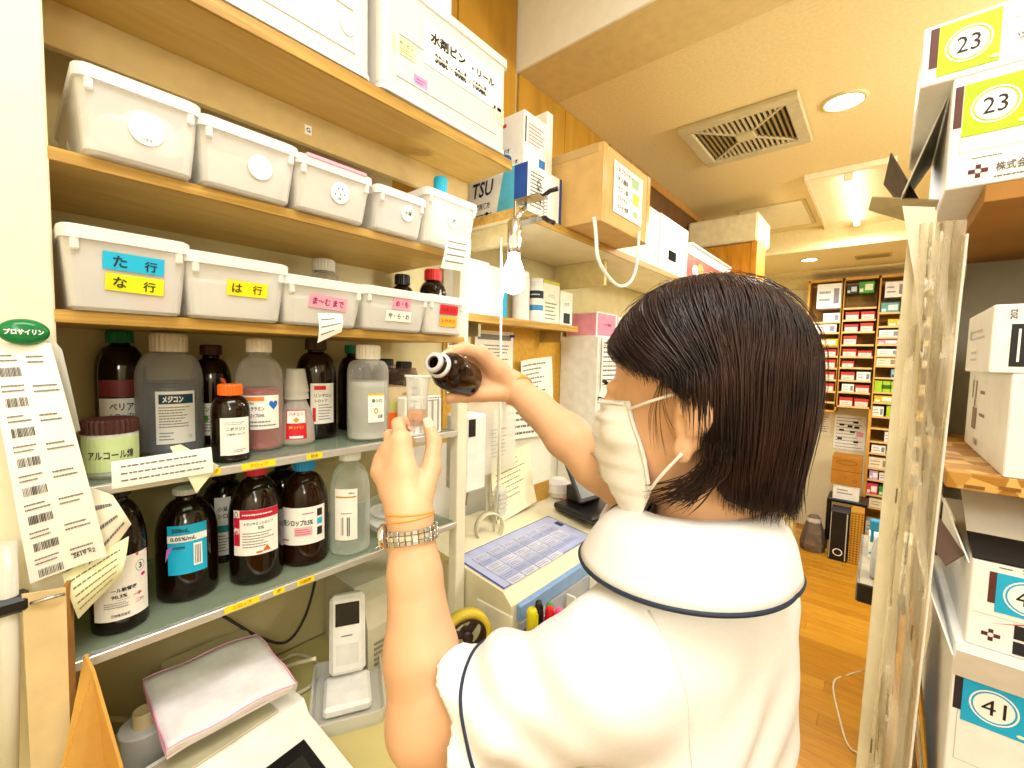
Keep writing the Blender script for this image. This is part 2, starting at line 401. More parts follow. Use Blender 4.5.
# ================================================================ shelving unit with its boards
POST = mat('#ece6cc', .45, .03); EDGE = mat('#c9a24e', .45, .12, 10, stretch=(8, .4, 8), kind='wood', col2='#97722a')
UNDER = mat('#dab768', .5, .06, 10, .02, stretch=(4, .5, 4), kind='wood', col2='#cda650')
su = thing('shelving_unit', 'tall open shelving unit with wooden boards above and two glass shelves below', 'shelves', (0, 0, 0))
def board(z, x0, x1, y0, y1, t, m=UNDER, name='board'):
    b = G().box(x0, x1, y0, y1, z-t, z, .001).build(name, m, su)
    G().box(x1-.002, x1+.004, y0, y1, z-t-.002, z-.0002, .001).build('edge_strip', EDGE, b); return b
G().box(-.80, -.755, -.012, .042, .8705, 2.855, .002).build('post', mat('#ece4c4', .5, .03), su)
G().box(-1.03, -.80, .0, .022, .8705, 2.855, .001).build('side_panel', UNDER, su)
G().box(-.785, -.757, .695, .725, .8705, 1.80, .002).build('post', POST, su)
board(2.085, XB+.01, XF, .0, .87, .022)
board(1.815, XB+.01, XF, .022, .70, .014); board(1.625, XB+.01, XF, .022, .712, .014)
G().box(-.925, -.91, .022, .86, 2.0, 2.063, .001).build('fascia', mat('#cfb478', .5, .05), su)
tg = sticker('letter_tag', .014, .018, PAPER, su, fx(-.91, .415, 2.028)); decal('lettering', T('G', h=.009), INK, tg, fx(-.91, .415, 2.028), .0012)
G().box(XB, XB+.022, .022, .70, .8705, 2.06).build('back_panel', mat('#d3c490', .6, .05, 6), su)
for z in (1.402, 1.18):
    gs = G().box(XB+.01, XF-.006, .03, .695, z-.006, z, .001).build('glass_shelf', SHELFGLASS, su)
    G().box(XF-.006, XF+.004, .03, .695, z-.013, z-.0002, .001).build('metal_edge', ALU, gs)
    G().box(XB+.01, XB+.02, .03, .695, z-.018, z-.006, .001).build('rear_rail', ALU, gs)
    for y in (.03, .683): G().box(XB+.02, XF-.008, y, y+.012, z-.02, z-.006, .001).build('side_rail', ALU, gs)
tapes = [(1.402, .192, .034, 'シロップ'), (1.402, .262, .05, 'クロップ'), (1.402, .352, .028, '粉末'), (1.18, .235, .05, 'シロップ'), (1.18, .29, .018, '液'), (1.18, .335, .03, '内服液')]
for i, (z, y, l, s) in enumerate(tapes):
    st = sticker('yellow_label_tape', l, .0105, YELLOW, su, fx(XF+.0042, y, z-.005)); decal('lettering', T(s, h=.0065), mat('#b3780a', .6), st, fx(XF+.0042, y, z-.005), .0012)

# worktop and cabinet below it
wt = thing('worktop', 'long pale yellow green worktop running under the shelves', 'counter', (0, 0, 0))
G().box(XB+.022, -.44, -.9, 2.15, .845, .87, .004).build('top', mat('#d6c884', .35, .05, 8), wt)
base = G().box(XB+.022, -.48, -.88, 2.13, .05, .845).build('cabinet_body', CREAM, wt)
for i in range(6):
    y = -.86+i*.5; d = G().box(-.482, -.464, y, y+.48, .08, .83, .003).build('door', mat('#ebe3c2', .45, .03), wt)
    G().box(-.464, -.45, y+.42, y+.435, .6, .72, .003).build('handle', ALU, d)

# ================================================================ long upper shelf, low shelf
us = thing('upper_shelf', 'long high wooden shelf beyond the shelving unit, holding cartons above the pin board', 'shelf')
b = G().box(XB+.013, XF, .905, 3.4, 1.955, 1.978, .001).build('board', mat('#e9dcb6', .5, .05, 10), us)
G().box(XF-.001, XF+.004, .905, 3.4, 1.954, 1.978, .001).build('edge_strip', EDGE, us); G().box(XB+.012, XF, .899, .905, 1.954, 1.978, .001).build('end_strip', WOOD, us)
G().box(-.98, -.80, .93, .96, 1.90, 1.955, .002).build('batten', mat('#e6d6a4', .5), us)
for y in (1.49, 2.4): G().box(XB+.012, -.82, y, y+.02, 1.86, 1.955, .002).build('bracket', mat('#d8c486', .5), us)
ls = thing('low_shelf', 'short wooden shelf under the upper shelf, packed with white medicine boxes', 'shelf')
G().box(XB+.008, -.93, .74, 1.485, 1.687, 1.702, .001).build('board', WOODX, ls); G().box(-.932, -.926, .74, 1.485, 1.682, 1.706, .001).build('edge_strip', EDGE, ls)
for y in (.95, 1.4): G().box(XB+.008, -.95, y, y+.012, 1.64, 1.687).build('bracket', STEEL, ls)
# wall papers on the pin board
def sheet(label, x, yc, zc, w_, h_, seed, rot=0, rows=14, header=None, red=None, grid=False, name='pinned_sheet', cat='paper', curl=.004, group=None):
    c, s = math.cos(rot), math.sin(rot)
    t = thing(name, label, cat, (x, yc, zc), group=group, rot=(rot, 0, 0))
    g = G()
    def f(u, v): return (.001+curl*(abs(u-.5)*2)**2, (u-.5)*w_, (v-.5)*h_)
    def q(u, v, d=0): return (.001+curl*(abs(u/w_)*2)**2+d, u, v)
    P = [f(i/6, j) for j in (0, 1) for i in range(7)]; Q = [(p[0]-.0006, p[1], p[2]) for p in P]
    g.add(P+Q, [(i, i+1, i+8, i+7) for i in range(6)]+[(14+i, 15+i, 22+i, 21+i) for i in range(6)]+[(i, i+1, 15+i, 14+i) for i in range(6)]+[(7+i, 8+i, 22+i, 21+i) for i in range(6)]+[(0, 7, 21, 14), (6, 13, 27, 20)])
    p = g.build('page', PAPER, t)
    decal('fine_print', [fine(-w_*.43, w_*.43, -h_*.43, h_*(.3 if header else .43), rows, seed)], GREYINK, p, q, .0006)
    if grid: decal('ruled_lines', [R2(-w_*.45, w_*.45, -h_*.45+k*h_*.9/8, -h_*.45+k*h_*.9/8+.0012, 6) for k in range(9)]+[R2(-w_*.45+k*w_*.9/3, -w_*.45+k*w_*.9/3+.0012, -h_*.45, h_*.45) for k in range(4)], INK, p, q, .0007)
    if header: decal('header_band', [R2(-w_*.43, w_*.43, h_*.36, h_*.44, 6)], mat(header, .6), p, q, .0007)
    if red: decal('red_rule', [R2(-w_*.43, w_*.43, h_*red, h_*(red+.03), 6)], RED, p, q, .0008)
    return t
sheet('greyish notice with a thick red rule pinned beside the hanging white cord', -1.05, 1.13, 1.555, .20, .23, 1, red=-.32, header='#8a8880')
sheet('small tan list pinned on the board beside the steel post', -1.05, .96, 1.57, .10, .22, 2, rows=12, header='#b5ad95')
sheet('white handwritten note curling off the pin board, behind the forearm', -1.045, 1.36, 1.48, .20, .19, 3, rot=.1, rows=9, curl=.02)
sheet('white card standing against the panel under the pin board', -1.03, 1.27, 1.33, .32, .12, 5, rot=-.03, rows=4, name='white_card')
for k, (y, z) in enumerate(((1.04, 1.665), (1.215, 1.655))):
    pp = G().lathe([(0, 0), (.006, .0), (.005, .006), (.004, .01), (.006, .016), (0, .018)], 10, M=Matrix.Rotation(PI/2, 4, 'Y')).build('push_pin', mat('#2a4fc0', .4), None, (-1.047, y, z))
    tag(pp, 'blue push pin holding the red ruled notice to the board, '+('nearer the steel post' if k == 0 else 'farther from the steel post'), 'pin', 'push pins on the pin board')
# ================================================================ plastic bins
STK = mat('#fbfaf4', .6, .02)
def make_bin(label, px0, px1, pyt, z, xf, d, tags=(), group=None, tilt=0, full=0, name='plastic_bin', fill=None):
    """pixels only give the width and height on the bin's front plane X = xf"""
    ya, yb = at(px0, pyt, X=xf).y, at(px1, pyt, X=xf).y
    w_ = yb-ya; h = at((px0+px1)/2, pyt, X=xf).z - z
    t = thing(name, label, 'bin', (xf-d/2, (ya+yb)/2, z), group=group)
    hx, hy = d/2, w_/2
    g = G(); k = .86
    g.rloft([(0, hx*k-.004, hy*k-.004, .012), (.004, hx*k, hy*k, .012), (h-.012, hx-.004, hy-.003, .014), (h-.012, hx-.006, hy-.005, .012), (.006, hx*k-.002, hy*k-.002, .01), (.004, hx*k-.008, hy*k-.008, .008)], 3)
    g.build('shell', BIN, t)
    r = G(); r.rloft([(h-.014, hx, hy, .014), (h, hx, hy, .014), (h+.002, hx-.003, hy-.003, .012), (h, hx-.007, hy-.006, .01), (h-.014, hx-.007, hy-.006, .01), (h-.014, hx, hy, .014)], 3, cap0=False, cap1=False)
    rim = r.build('rim', BINRIM, t)
    for s in (-1, 1): G().box(hx-.012, hx-.001, s*(hy-.014)-.004, s*(hy-.014)+.004, h-.028, h-.009, .002).build('clip_tab', BINRIM, rim)
    sl = (hx-(hx*k))/h       # the front leans outwards
    def face(u, v, dd=0): return (hx*k + sl*(v+h/2)*.93 + dd + .0008, u, v+h/2)
    if fill: G().rloft([(.006, hx*k-.012, hy*k-.01, .01), (h*.55, hx*.9-.012, hy*.9-.01, .02), (h*.66, hx*.7, hy*.7, .03)], 3, smooth=True).build('contents', fill, t)
    return t, face, w_, h
def lab(t, face, u, v, w_, h, m, lines, ink=INK, name='label', tn='lettering', rot=0, bold=.02, k=1):
    c, s = math.cos(rot)*k, math.sin(rot)*k
    f = lambda a, b, d=0: face(u+a*c-b*s, v+a*s+b*c, d)
    st = sticker(name, w_, h, m, t, f, .0002)
    for l_ in lines: decal(tn if len(l_[0]) != 4 else 'fine_print', [l_], ink, st, f, .0012)
    return st, f
def dot(t, face, u, v, r, lines=None, ink=INK, m=STK):
    g = G(); n = 22
    vs = [face(u+r*math.cos(2*PI*i/n), v+r*math.sin(2*PI*i/n), d) for d in (.0003, .0009) for i in range(n)]
    g.add(vs, [tuple(range(n)), tuple(range(n, 2*n))]+[(i, (i+1) % n, n+(i+1) % n, n+i) for i in range(n)])
    st = g.build('round_sticker', m, t)
    if lines: decal('lettering', lines, ink, st, lambda a, b, d=0: face(u+a, v+b, d), .0016)
BG2 = 'clear bins on the second board'; BG3 = 'clear bins on the third board'
z2, z3 = 1.8155, 1.6255
t, f, w_, h = make_bin('large clear bin at the post end of the second board with round white caps inside', 72, 203, 82, z2, -.722, .27, group=BG2); dot(t, f, .004, -.004, .018, T('ハサミ', h=.0035, v=-.012))
t, f, w_, h = make_bin('clear bin with a blank white round sticker, beside the bin of round caps', 198, 301, 130, z2, -.722, .27, group=BG2, fill=mat('#f6f4ee', .7)); dot(t, f, .012, -.002, .017)
t, f, w_, h = make_bin('clear bin with a sticker of green dots and a pale pink rim stripe', 296, 375, 165, z2, -.722, .26, group=BG2, fill=mat('#f0e6d0', .7))
dot(t, f, .008, .0, .017, T('PP', h=.004, v=-.01)); decal('green_dots', [E2(.008+a, b, .0016, .0016, n=8) for a, b in ((-.009, -.004), (-.004, .006), (.003, .007), (.008, -.002), (0, -.003))], TEAL, t, f, .0016)
G().box(.118, .1315, -w_*.38, w_*.38, h-.002, h+.0045, .001).build('pink_stripe', PINK, t)
t, f, w_, h = make_bin('clear bin with coloured sheets inside and a small handwritten round sticker', 377, 429, 192, z2, -.722, .25, group=BG2, fill=mat('#eadfe8', .7))
dot(t, f, .014, .004, .015, T('小児', h=.008)); 
for k, c in enumerate(('#7fb4d8', '#f0b0c4', '#d9c8ea')): G().box(-.09, .098, -w_*.38, -w_*.38+.05, .03+k*.02, .034+k*.02).build('sheet', mat(c, .7), t)
t, f, w_, h = make_bin('tall clear bin at the open end of the second board, holding a blue capped bottle', 427, 480, 196, z2, -.722, .25, group=BG2); dot(t, f, .004, .004, .015, T('大', h=.012), TEAL)
def loose(name, label, cat, g, m, loc, rot=(0, 0, 0), group=None): return tag(g.build(name, m, None, loc, rot), label, cat, group)
# things lying in the first bin
P0 = bpy.data.objects['plastic_bin'].location
def disc(r, hh): return G().lathe([(0, 0), (r*.96, 0), (r, .003), (r, hh-.004), (r*.93, hh), (r*.7, hh+.001), (0, hh-.001)], 24)
loose('round_cap', 'round white plastic cap low in the first clear bin', 'cap', disc(.027, .022), STK, (P0.x+.075, P0.y-.018, z2+.034), (0, PI/2-.2, .1))
loose('round_cap', 'large round cream cap standing behind another cap in the first clear bin', 'cap', disc(.036, .03), mat('#f6f0da', .5), (P0.x+.035, P0.y+.02, z2+.055), (0, PI/2-.35, .2))
loose('medicine_cup', 'small yellowish plastic cup lying in the first clear bin', 'cup', disc(.02, .03), mat('#efe9c8', .5), (P0.x-.02, P0.y-.03, z2+.03), (.5, 1.2, 0))

t, f, w_, h = make_bin('clear bin with a blue label above a yellow label, by the cream post', 57, 192, 233, z3, -.725, .26, group=BG3)
lab(t, f, .004, .013, .052, .0185, CYAN, [T('た', h=.012, u=-.012), T('行', h=.011, u=.014, v=-.001)], NAVY, rot=-.02, k=1.15)
lab(t, f, .005, -.0125, .050, .0185, mat('#d8de10', .6), [T('な', h=.0115, u=-.013), T('行', h=.011, u=.012, v=-.001)], mat('#2c3a1c', .6), rot=-.03, k=1.15)
loose('sponge', 'round orange sponge pressed against the front of the blue labelled bin', 'sponge', disc(.024, .02), mat('#f08a5a', .8, .1, 60), (t.location.x+.086, t.location.y+.022, z3+.031), (0, PI/2, 0))
t, f, w_, h = make_bin('clear bin with one single yellow label, beside the blue labelled bin', 184, 291, 258, z3, -.725, .26, group=BG3, fill=mat('#f4f1e6', .7))
lab(t, f, .010, .002, .042, .0165, mat('#f4e314', .6), [T('は', h=.010, u=-.011), T('行', h=.010, u=.010)], mat('#4a3d16', .6), k=1.3)
t, f, w_, h = make_bin('clear bin with one long pink label and a note hanging below it', 284, 367, 280, z3, -.725, .26, group=BG3, fill=mat('#f4f1e6', .7))
lab(t, f, .004, .002, .046, .0155, PINK, [T('ま〜む まで', h=.008, w=.038)], mat('#8a1d5e', .6), rot=-.05, k=1.45)
t, f, w_, h = make_bin('clear bin with a pink label above a white label', 364, 432, 290, z3, -.725, .25, group=BG3, fill=mat('#ece8de', .7))
lab(t, f, .008, .014, .029, .0165, PINK, [T('め・も', h=.0085, w=.021)], mat('#8a1d5e', .6), k=1.4); lab(t, f, .004, -.010, .044, .0155, PAPER, [T('や・ら・わ', h=.008, w=.036)], INK, k=1.35)
t, f, w_, h = make_bin('smallest clear bin, with a red label above an orange label, against the steel post', 428, 468, 297, z3, -.725, .16, group=BG3, fill=mat('#f4ecdc', .7))
lab(t, f, .004, .013, .038, .015, mat('#d81f2c', .6), [T('ハチミツ', h=.007, w=.03)], mat('#8d1018', .6), k=1.35); lab(t, f, .005, -.012, .036, .0165, mat('#f3b62e', .6), [T('トウヤク', h=.008, w=.028)], mat('#c2461a', .6), k=1.35)
# two wide storage drawers on the top board
def big_bin(label, px0, px1, pyt_left, z, xf, d, h):
    ya, yb = at(px0, 60, X=xf).y, at(px1, 60, X=xf).y
    w_ = yb-ya; t = thing('storage_tote', label, 'storage case', (xf-d/2, (ya+yb)/2, z), group='storage drawers on the top board')
    hx, hy = d/2, w_/2
    G().rloft([(.006, hx-.006, hy-.006, .012), (.016, hx-.002, hy-.002, .014), (h-.015, hx-.002, hy-.002, .014)], 3).build('shell', see('#f0eee4', .22, '#f6f4ea', .35), t)
    G().rloft([(h-.018, hx+.003, hy+.002, .014), (h, hx+.003, hy+.002, .014), (h+.004, hx-.004, hy-.004, .012)], 3).build('lid', BINRIM, t)
    G().rloft([(0, hx+.001, hy, .014), (.008, hx+.001, hy, .014), (.012, hx-.001, hy-.003, .012)], 3).build('base_rim', BINRIM, t)
    fr = G()
    for a, b, c, e in ((-hy*.78, hy*.78, h*.16, h*.18), (-hy*.78, hy*.78, h*.52, h*.54), (-hy*.80, -hy*.77, h*.16, h*.54), (hy*.77, hy*.80, h*.16, h*.54)): fr.box(hx-.002, hx+.001, a, b, c, e, .0005)
    fr.build('moulded_frame', BINRIM, t)
    return t, (lambda u, v, dd=0: (hx-.001+dd, u, v)), w_, h
t, f, w_, h = big_bin('wide milky storage drawer on the top board with one blank oval sticker', 150, 372, 0, 2.0865, -.755, .27, .20)
vs = E2(w_/2-.048, .077, .014, .02); decal('oval_sticker', vs, STK, t, f, .0012)
G().box(-.08, .10, -w_*.4, w_*.38, .02, .075, .01).build('contents', mat('#e9e0cc', .7), t)
t, f, w_, h = big_bin('milky storage drawer on the top board with a large handwritten white label', 380, 508, 0, 2.0865, -.752, .26, .225)
st, ff = lab(t, f, .040, .137, .24, .085, PAPER, [T('水剤ビン', h=.024, w=.10, u=-.052, v=.017, bold=.04), T('・リール', h=.017, w=.075, u=.055, v=.013, bold=.04), T('30㎖・60㎖・100㎖', w=.155, h=.022, u=-.012, v=-.018, bold=.045)], INK, name='paper_label')
st2, _ = lab(t, f, -.125, .098, .055, .033, mat('#f3f0b4', .6), [T('あかいビン', w=.04, h=.008, v=.005), fine(-.02, .02, -.012, -.004, 2, 5)], mat('#4a4632', .6), name='yellow_note')
lab(t, f, w_/2-.03, .085, .036, .036, mat('#f6f2c0', .6), [T('カップ', w=.024, h=.008, v=-.003)], mat('#4a4632', .6), name='yellow_note')
lab(t, f, -.085, .05, .034, .022, mat('#cf9ac8', .6), [fine(-.013, .013, -.006, .006, 2, 4)], mat('#9a5a9a', .6), name='pink_card')
G().box(-.08, .10, -w_*.42, w_*.40, .014, .05, .008).build('contents', mat('#e6ddd4', .7), t)
bx = thing('white_box', 'white carton lying on top of the lettered storage drawer', 'box', (-.86, .60, 2.316))
G().box(-.09, .09, -.1, .07, 0, .08, .002).build('carton', CARTON, bx); decal('lettering', T('消毒', h=.03, u=.01), GREYINK, bx, fx(.09, 0, .04))
# paper notes hanging from the shelf edges
def note(label, pts, X, lines_rows, m=PAPER, curl=.006, name='paper_note', header=None, ink=GREYINK):
    P = [at(px, py, X=X) for px, py in pts]; c = sum(P, Vector())/len(P)
    t = thing(name, label, 'note', c)
    g = G()
    def f(u, v):
        a = P[0].lerp(P[1], u); b = P[3].lerp(P[2], u); p = a.lerp(b, v)-c; p.x += curl*math.sin(PI*v*.9)+curl*.5*u*u; return p
    top = [f(i/6, j/6) for j in range(7) for i in range(7)]; q = [(p.x-.0007, p.y, p.z) for p in top]
    g.add(top, [(j*7+i, j*7+i+1, j*7+i+8, j*7+i+7) for j in range(6) for i in range(6)], True)
    g.add(q, [(j*7+i, j*7+i+7, j*7+i+8, j*7+i+1) for j in range(6) for i in range(6)], True)
    pg = g.build('page', m, t)
    mp = lambda u, v, d=0: tuple(f(u, 1-v)+Vector((d, 0, 0)))
    if lines_rows: decal('fine_print', fine(.08, .94, .12, .9, lines_rows, len(label), .2), ink, pg, mp, .0008)
    if header: decal('lettering', header, INK, pg, mp, .001)
    return t, mp, pg
note('small white note hanging under the pink label bin from the third board', [(318, 313), (341, 314), (340, 332), (317, 343)], -.716, 3)
note('white note with a red line taped under the tall bin on the second board', [(446, 234), (470, 240), (465, 272), (440, 268)], -.716, 4)
note('long white paper note taped along the upper glass shelf edge', [(111, 462), (211, 447), (213, 472), (112, 489)], -.735, 3, curl=.0015)
note('pale green corner of folded paper sticking out behind the long shelf note', [(170, 447), (180, 444), (218, 465), (196, 493)], -.742, 0, mat('#e6ecc8', .7))
# ================================================================ bottles
def place(pxL, pxR, pyT, pyB, Z, X=None):
    """foot centre, radius and height of an upright round thing standing on height Z"""
    c = at((pxL+pxR)/2, pyB, Z=Z) if X is None else at((pxL+pxR)/2, pyB, X=X)
    h0 = Vector((c.x, c.y, 0)); dr = h0.normalized(); R = .03
    for _ in range(6):
        k = h0+dr*(R if X is None else 0); dep = Vector((k.x, k.y, 0)).dot(FW); cs = dep/k.length
        R = (pxR-pxL)/2*dep*cs/FPX
    r = at((pxL+pxR)/2, pyT, D=1)-EYE; t = k.length/Vector((r.x, r.y, 0)).length
    return (k.x, k.y, Z), R, CAMZ+r.z*t-Z, math.atan2(-k.y, -k.x)
def ridged(r, h, n=44):
    g = G(); vs = []
    for z, k in ((0, 1), (h*.86, 1), (h, .9)):
        for i in range(n): q = r*k*(1.0 if i % 2 else .955); vs.append((q*math.cos(2*PI*i/n), q*math.sin(2*PI*i/n), z))
    g.add(vs, [(a*n+i, a*n+(i+1) % n, (a+1)*n+(i+1) % n, (a+1)*n+i) for a in (0, 1) for i in range(n)]+[tuple(range(n)), tuple(2*n+i for i in range(n))]); return g
def bottle(label, pos, body, capm, rn=.42, caph=.12, sh=.66, nk=.86, liquid=None, lid=None, group=None, name='medicine_bottle', capr=None, turn=0, round_=1.0):
    loc, R, H, rz = pos
    t = thing(name, label, 'bottle', loc, rz+turn, group)
    nr = R*rn; zs = H*sh; zn = H*nk; zc = H*(1-caph)
    prof = [(R*.55, .003), (R*.88, 0), (R*.97, R*.05), (R, R*.18), (R, zs)]
    for k in range(1, 8):
        a = k/8*PI/2; prof.append((nr+(R-nr)*math.cos(a)**round_, zs+(zn-zs)*math.sin(a)))
    prof += [(nr, zn), (nr, zc), (nr*1.12, zc), (nr*1.12, zc+H*.012), (nr*.9, zc+H*.012)]
    G().lathe(prof, 32).build('body', body, t)
    if liquid:
        fr, m = liquid; zt = H*fr; q = [(R*.9, .004), (R*.955, R*.15)]
        for k in range(9):
            z = R*.15+(zt-R*.15)*k/8
            rr = R if z < zs else nr+(R-nr)*math.sqrt(max(0, 1-((z-zs)/(zn-zs))**2)) if z < zn else nr
            q.append((rr*.955, z))
        G().lathe(q, 32).build('liquid', m, t)
    if capm:
        cr = capr or nr*1.28; ridged(cr, H*caph).build('cap', capm, t, (0, 0, zc))
    return t, R, H
def roundlabel(t, R, z0, z1, half, m, name='label', a0=0):
    st = sticker(name, 2*half*R, z1-z0, m, t, cyl(R, (z0+z1)/2, a0), .0004, n=14)
    return st, cyl(R, (z0+z1)/2, a0), 2*half*R, z1-z0
G1, G2 = 1.4025, 1.1805
BGa, BGb = 'bottles on the upper glass shelf', 'bottles on the lower glass shelf'
INKB = mat('#20242c', .6)
# --- upper glass shelf
t, R, H = bottle('dark bottle with a green ridged cap behind the pale lidded jar', place(96, 150, 331, 440, G1, X=-1.0), AMBER, mat('#0f7a3c', .5), .42, .10, .62, .88, group=BGa)
s, f, a, b = roundlabel(t, R, H*.22, H*.45, .9, PAPER); decal('lettering', [T('ベリア', w=a*.5, h=b*.26, v=b*.2), T('シロップ0', w=a*.5, h=b*.2, v=-b*.12), T('小児科用', w=a*.5, h=b*.14, v=-b*.36)], INKB, s, f, .0012)
s, f, a, b = roundlabel(t, R, H*.46, H*.60, .9, mat('#7b2f2c', .5), 'colour_band'); decal('teal_corner', poly2((0, -b/2), (a/2, -b/2), (a/2, b/2)), TEAL, s, f, .0012)
t, R, H = bottle('big milky bottle of grey blue syrup with a white ridged cap', place(137, 207, 334, 456, G1), PE, mat('#efe8d8', .5), .44, .15, .60, .84, (.60, mat('#3c455f', .3)), group=BGa, round_=.8)
s, f, a, b = roundlabel(t, R, H*.10, H*.53, .58, PAPER, a0=.16)
decal('title_band', R2(-a*.42, a*.44, b*.26, b*.44, 10), mat('#123f55', .5), s, f, .0011); decal('lettering', T('メジコン', w=a*.5, h=b*.13, u=-a*.08, v=b*.35, bold=.05), PAPER, s, f, .0016)
decal('fine_print', [fine(-a*.42, a*.4, -b*.2, b*.22, 8, 3), fine(-a*.42, -a*.05, -b*.44, -b*.26, 3, 4), E2(a*.34, -b*.38, a*.05, a*.05, a*.04, a*.04)], GREYINK, s, f, .0012)
t, R, H = bottle('dark bottle with a dark red cap and a tilted orange tag', place(192, 234, 345, 448, G1, X=-.975), AMBER, mat('#4a1a16', .5), .42, .10, .60, .86, group=BGa)
s, f, a, b = roundlabel(t, R, H*.1, H*.42, .9, PAPER); decal('lettering', [T('ビンアンブ', w=a*.55, h=b*.16, v=b*.32), fine(-a*.4, a*.4, -b*.4, b*.15, 6, 8)], INKB, s, f, .0012); decal('green_patch', R2(-a*.45, -a*.1, -b*.05, b*.12, 4), mat('#5a9a4a', .5), s, f, .0014)
st = sticker('orange_tag', .032, .026, ORANGE, t, lambda u, v, d=0: ((R*.86+d)*1, .01+u*.9-v*.35, H*.63+v*.9+u*-.35)); 
decal('swirl_mark', [E2(0, 0, .009, .009, .007, .007), E2(0, 0, .004, .004, .0025, .0025)], MAROON, st, lambda u, v, d=0: ((R*.86+d), .01+u*.9-v*.35, H*.63+v*.9+u*-.35), .0014)
t, R, H = bottle('small dark bottle with a bright orange screw cap and white label', place(211, 252, 384, 463, G1), AMBER, ORANGE, .5, .14, .62, .84, group=BGa, capr=None)
s, f, a, b = roundlabel(t, R, H*.10, H*.58, .78, PAPER, a0=.25); decal('lettering', [T('ニポラジン', w=a*.62, h=b*.1, v=b*.2), T('小児用シロップ', w=a*.6, h=b*.06, v=b*.06)], INKB, s, f, .0012); decal('fine_print', [fine(-a*.35, a*.35, b*.3, b*.4, 2, 3), fine(-a*.1, a*.35, -b*.44, -b*.34, 2, 4)], GREYINK, s, f, .0012)
t, R, H = bottle('milky bottle of red syrup with a white ridged cap and a heart on the label', place(236, 285, 339, 452, G1), PE, mat('#efe8d8', .5), .42, .12, .60, .84, (.56, mat('#a8302c', .35)), group=BGa)
s, f, a, b = roundlabel(t, R, H*.20, H*.50, .85, PAPER)
decal('orange_band', R2(-a*.5, a*.1, b*.34, b*.46, 8), mat('#f08a2a', .5), s, f, .0012); decal('lettering', [T('ポララミン', w=a*.4, h=b*.13, u=-a*.1, v=b*.12), T('シロップ0.04%', w=a*.4, h=b*.12, u=-a*.1, v=-b*.08), T('500mL', w=a*.14, h=b*.08, u=-a*.2, v=b*.28)], INKB, s, f, .0013)
hx_ = [(a*.33+a*.12*math.sin(k*PI/10)**3*1.0, b*.22+b*.16*(13*math.cos(k*PI/10)-5*math.cos(k*PI/5)-2*math.cos(.3*PI*k)-math.cos(.4*PI*k))/16) for k in range(20)]
decal('blue_heart', poly2(*hx_), mat('#1f6fd0', .5), s, f, .0013); decal('fine_print', fine(-a*.45, a*.45, -b*.44, -b*.22, 2, 5), GREYINK, s, f, .0012)
# squeeze bottle of honey wearing two upturned measuring cups
pos = place(277, 316, 398, 446, G1); t = thing('honey_bottle', 'clear squeeze bottle with a red and white label and a tapered shoulder', 'bottle', pos[0], pos[3])
R, H = pos[1], pos[2]*1.02
G().lathe([(R*.5, .002), (R*.95, 0), (R, R*.2), (R*.96, H*.35), (R*.8, H*.7), (R*.55, H*.92), (R*.5, H), (R*.3, H)], 28).build('body', see('#e8e4da', .55, '#f2ece0', .12), t)
G().lathe([(R*.9, .003), (R*.94, R*.2), (R*.9, H*.35), (R*.84, H*.5)], 28).build('honey', mat('#9a6a4c', .3, .05), t)
fh = lambda u, v, d=0: ((R*.97-.12*R*((v+H*.0)/H+.5)**2+d)*math.cos(u/R), (R*.97-.12*R*(v/H+.5)**2+d)*math.sin(u/R), H*.45+v)
st = sticker('label', R*1.15, H*.62, RED, t, fh, .0006, n=12); decal('white_panel', [R2(-R*.5, R*.5, H*.03, H*.29, 8), R2(-R*.35, R*.35, -H*.29, -H*.24, 6)], STK, st, fh, .0014); decal('lettering', T('ハチミツ', w=R*.75, h=H*.07, v=H*.22), RED, st, fh, .002); decal('bee_mark', [E2(0, H*.1, R*.1, H*.05), E2(0, H*.1, R*.16, H*.02)], mat('#d8901a', .5), st, fh, .002); decal('gold_lettering', T('純粋ハチミツ', w=R*.8, h=H*.06, v=-H*.06), mat('#f3c84a', .5), st, fh, .0014)
for k in range(2):
    z = G1+H*.97+k*.014; r0 = R*.62
    c = G().lathe([(r0*1.12, 0), (r0*1.08, .004), (r0*.8, .042), (r0*.78, .044), (0.0, .044), (0.0, .042), (r0*.76, .041), (r0*1.04, .002), (r0*1.12, 0)], 24, cap=False).build('measuring_cup', CLEARPL, None, (pos[0][0], pos[0][1], z))
    tag(c, ('clear measuring cup upturned over the neck of the honey bottle' if k == 0 else 'topmost clear measuring cup in the upturned pair on the honey bottle'), 'cup', 'upturned measuring cups')
t, R, H = bottle('tall dark bottle with a brown cap and a white and red label', place(296, 337, 339, 440, G1), AMBER, mat('#3a1c14', .5), .42, .11, .62, .86, group=BGa)
s, f, a, b = roundlabel(t, R, H*.16, H*.56, .62, PAPER, a0=.35); decal('red_mark', [R2(-a*.36, a*.1, b*.34, b*.44, 6), R2(-a*.42, -a*.3, -b*.44, -b*.1, 3)], RED, s, f, .0012); decal('lettering', [T('リンデロン', w=a*.7, h=b*.09, v=b*.2), T('シロップ', w=a*.5, h=b*.08, u=-a*.1, v=b*.07)], INKB, s, f, .0012); decal('fine_print', [fine(-a*.2, a*.42, -b*.42, b*.0, 6, 2)], GREYINK, s, f, .0012)
t, R, H = bottle('dark bottle with a teal cap hiding behind the plain milky bottle', place(338, 367, 345, 436, G1, X=-.94), AMBER, mat('#0f8a6a', .5), .42, .10, .62, .86, group=BGa)
t, R, H = bottle('plain milky bottle of clear liquid with a small white label', place(347, 389, 345, 442, G1), PE, mat('#e8e4d4', .5), .46, .15, .70, .84, (.62, mat('#c9ccc6', .3)), group=BGa, round_=.6)
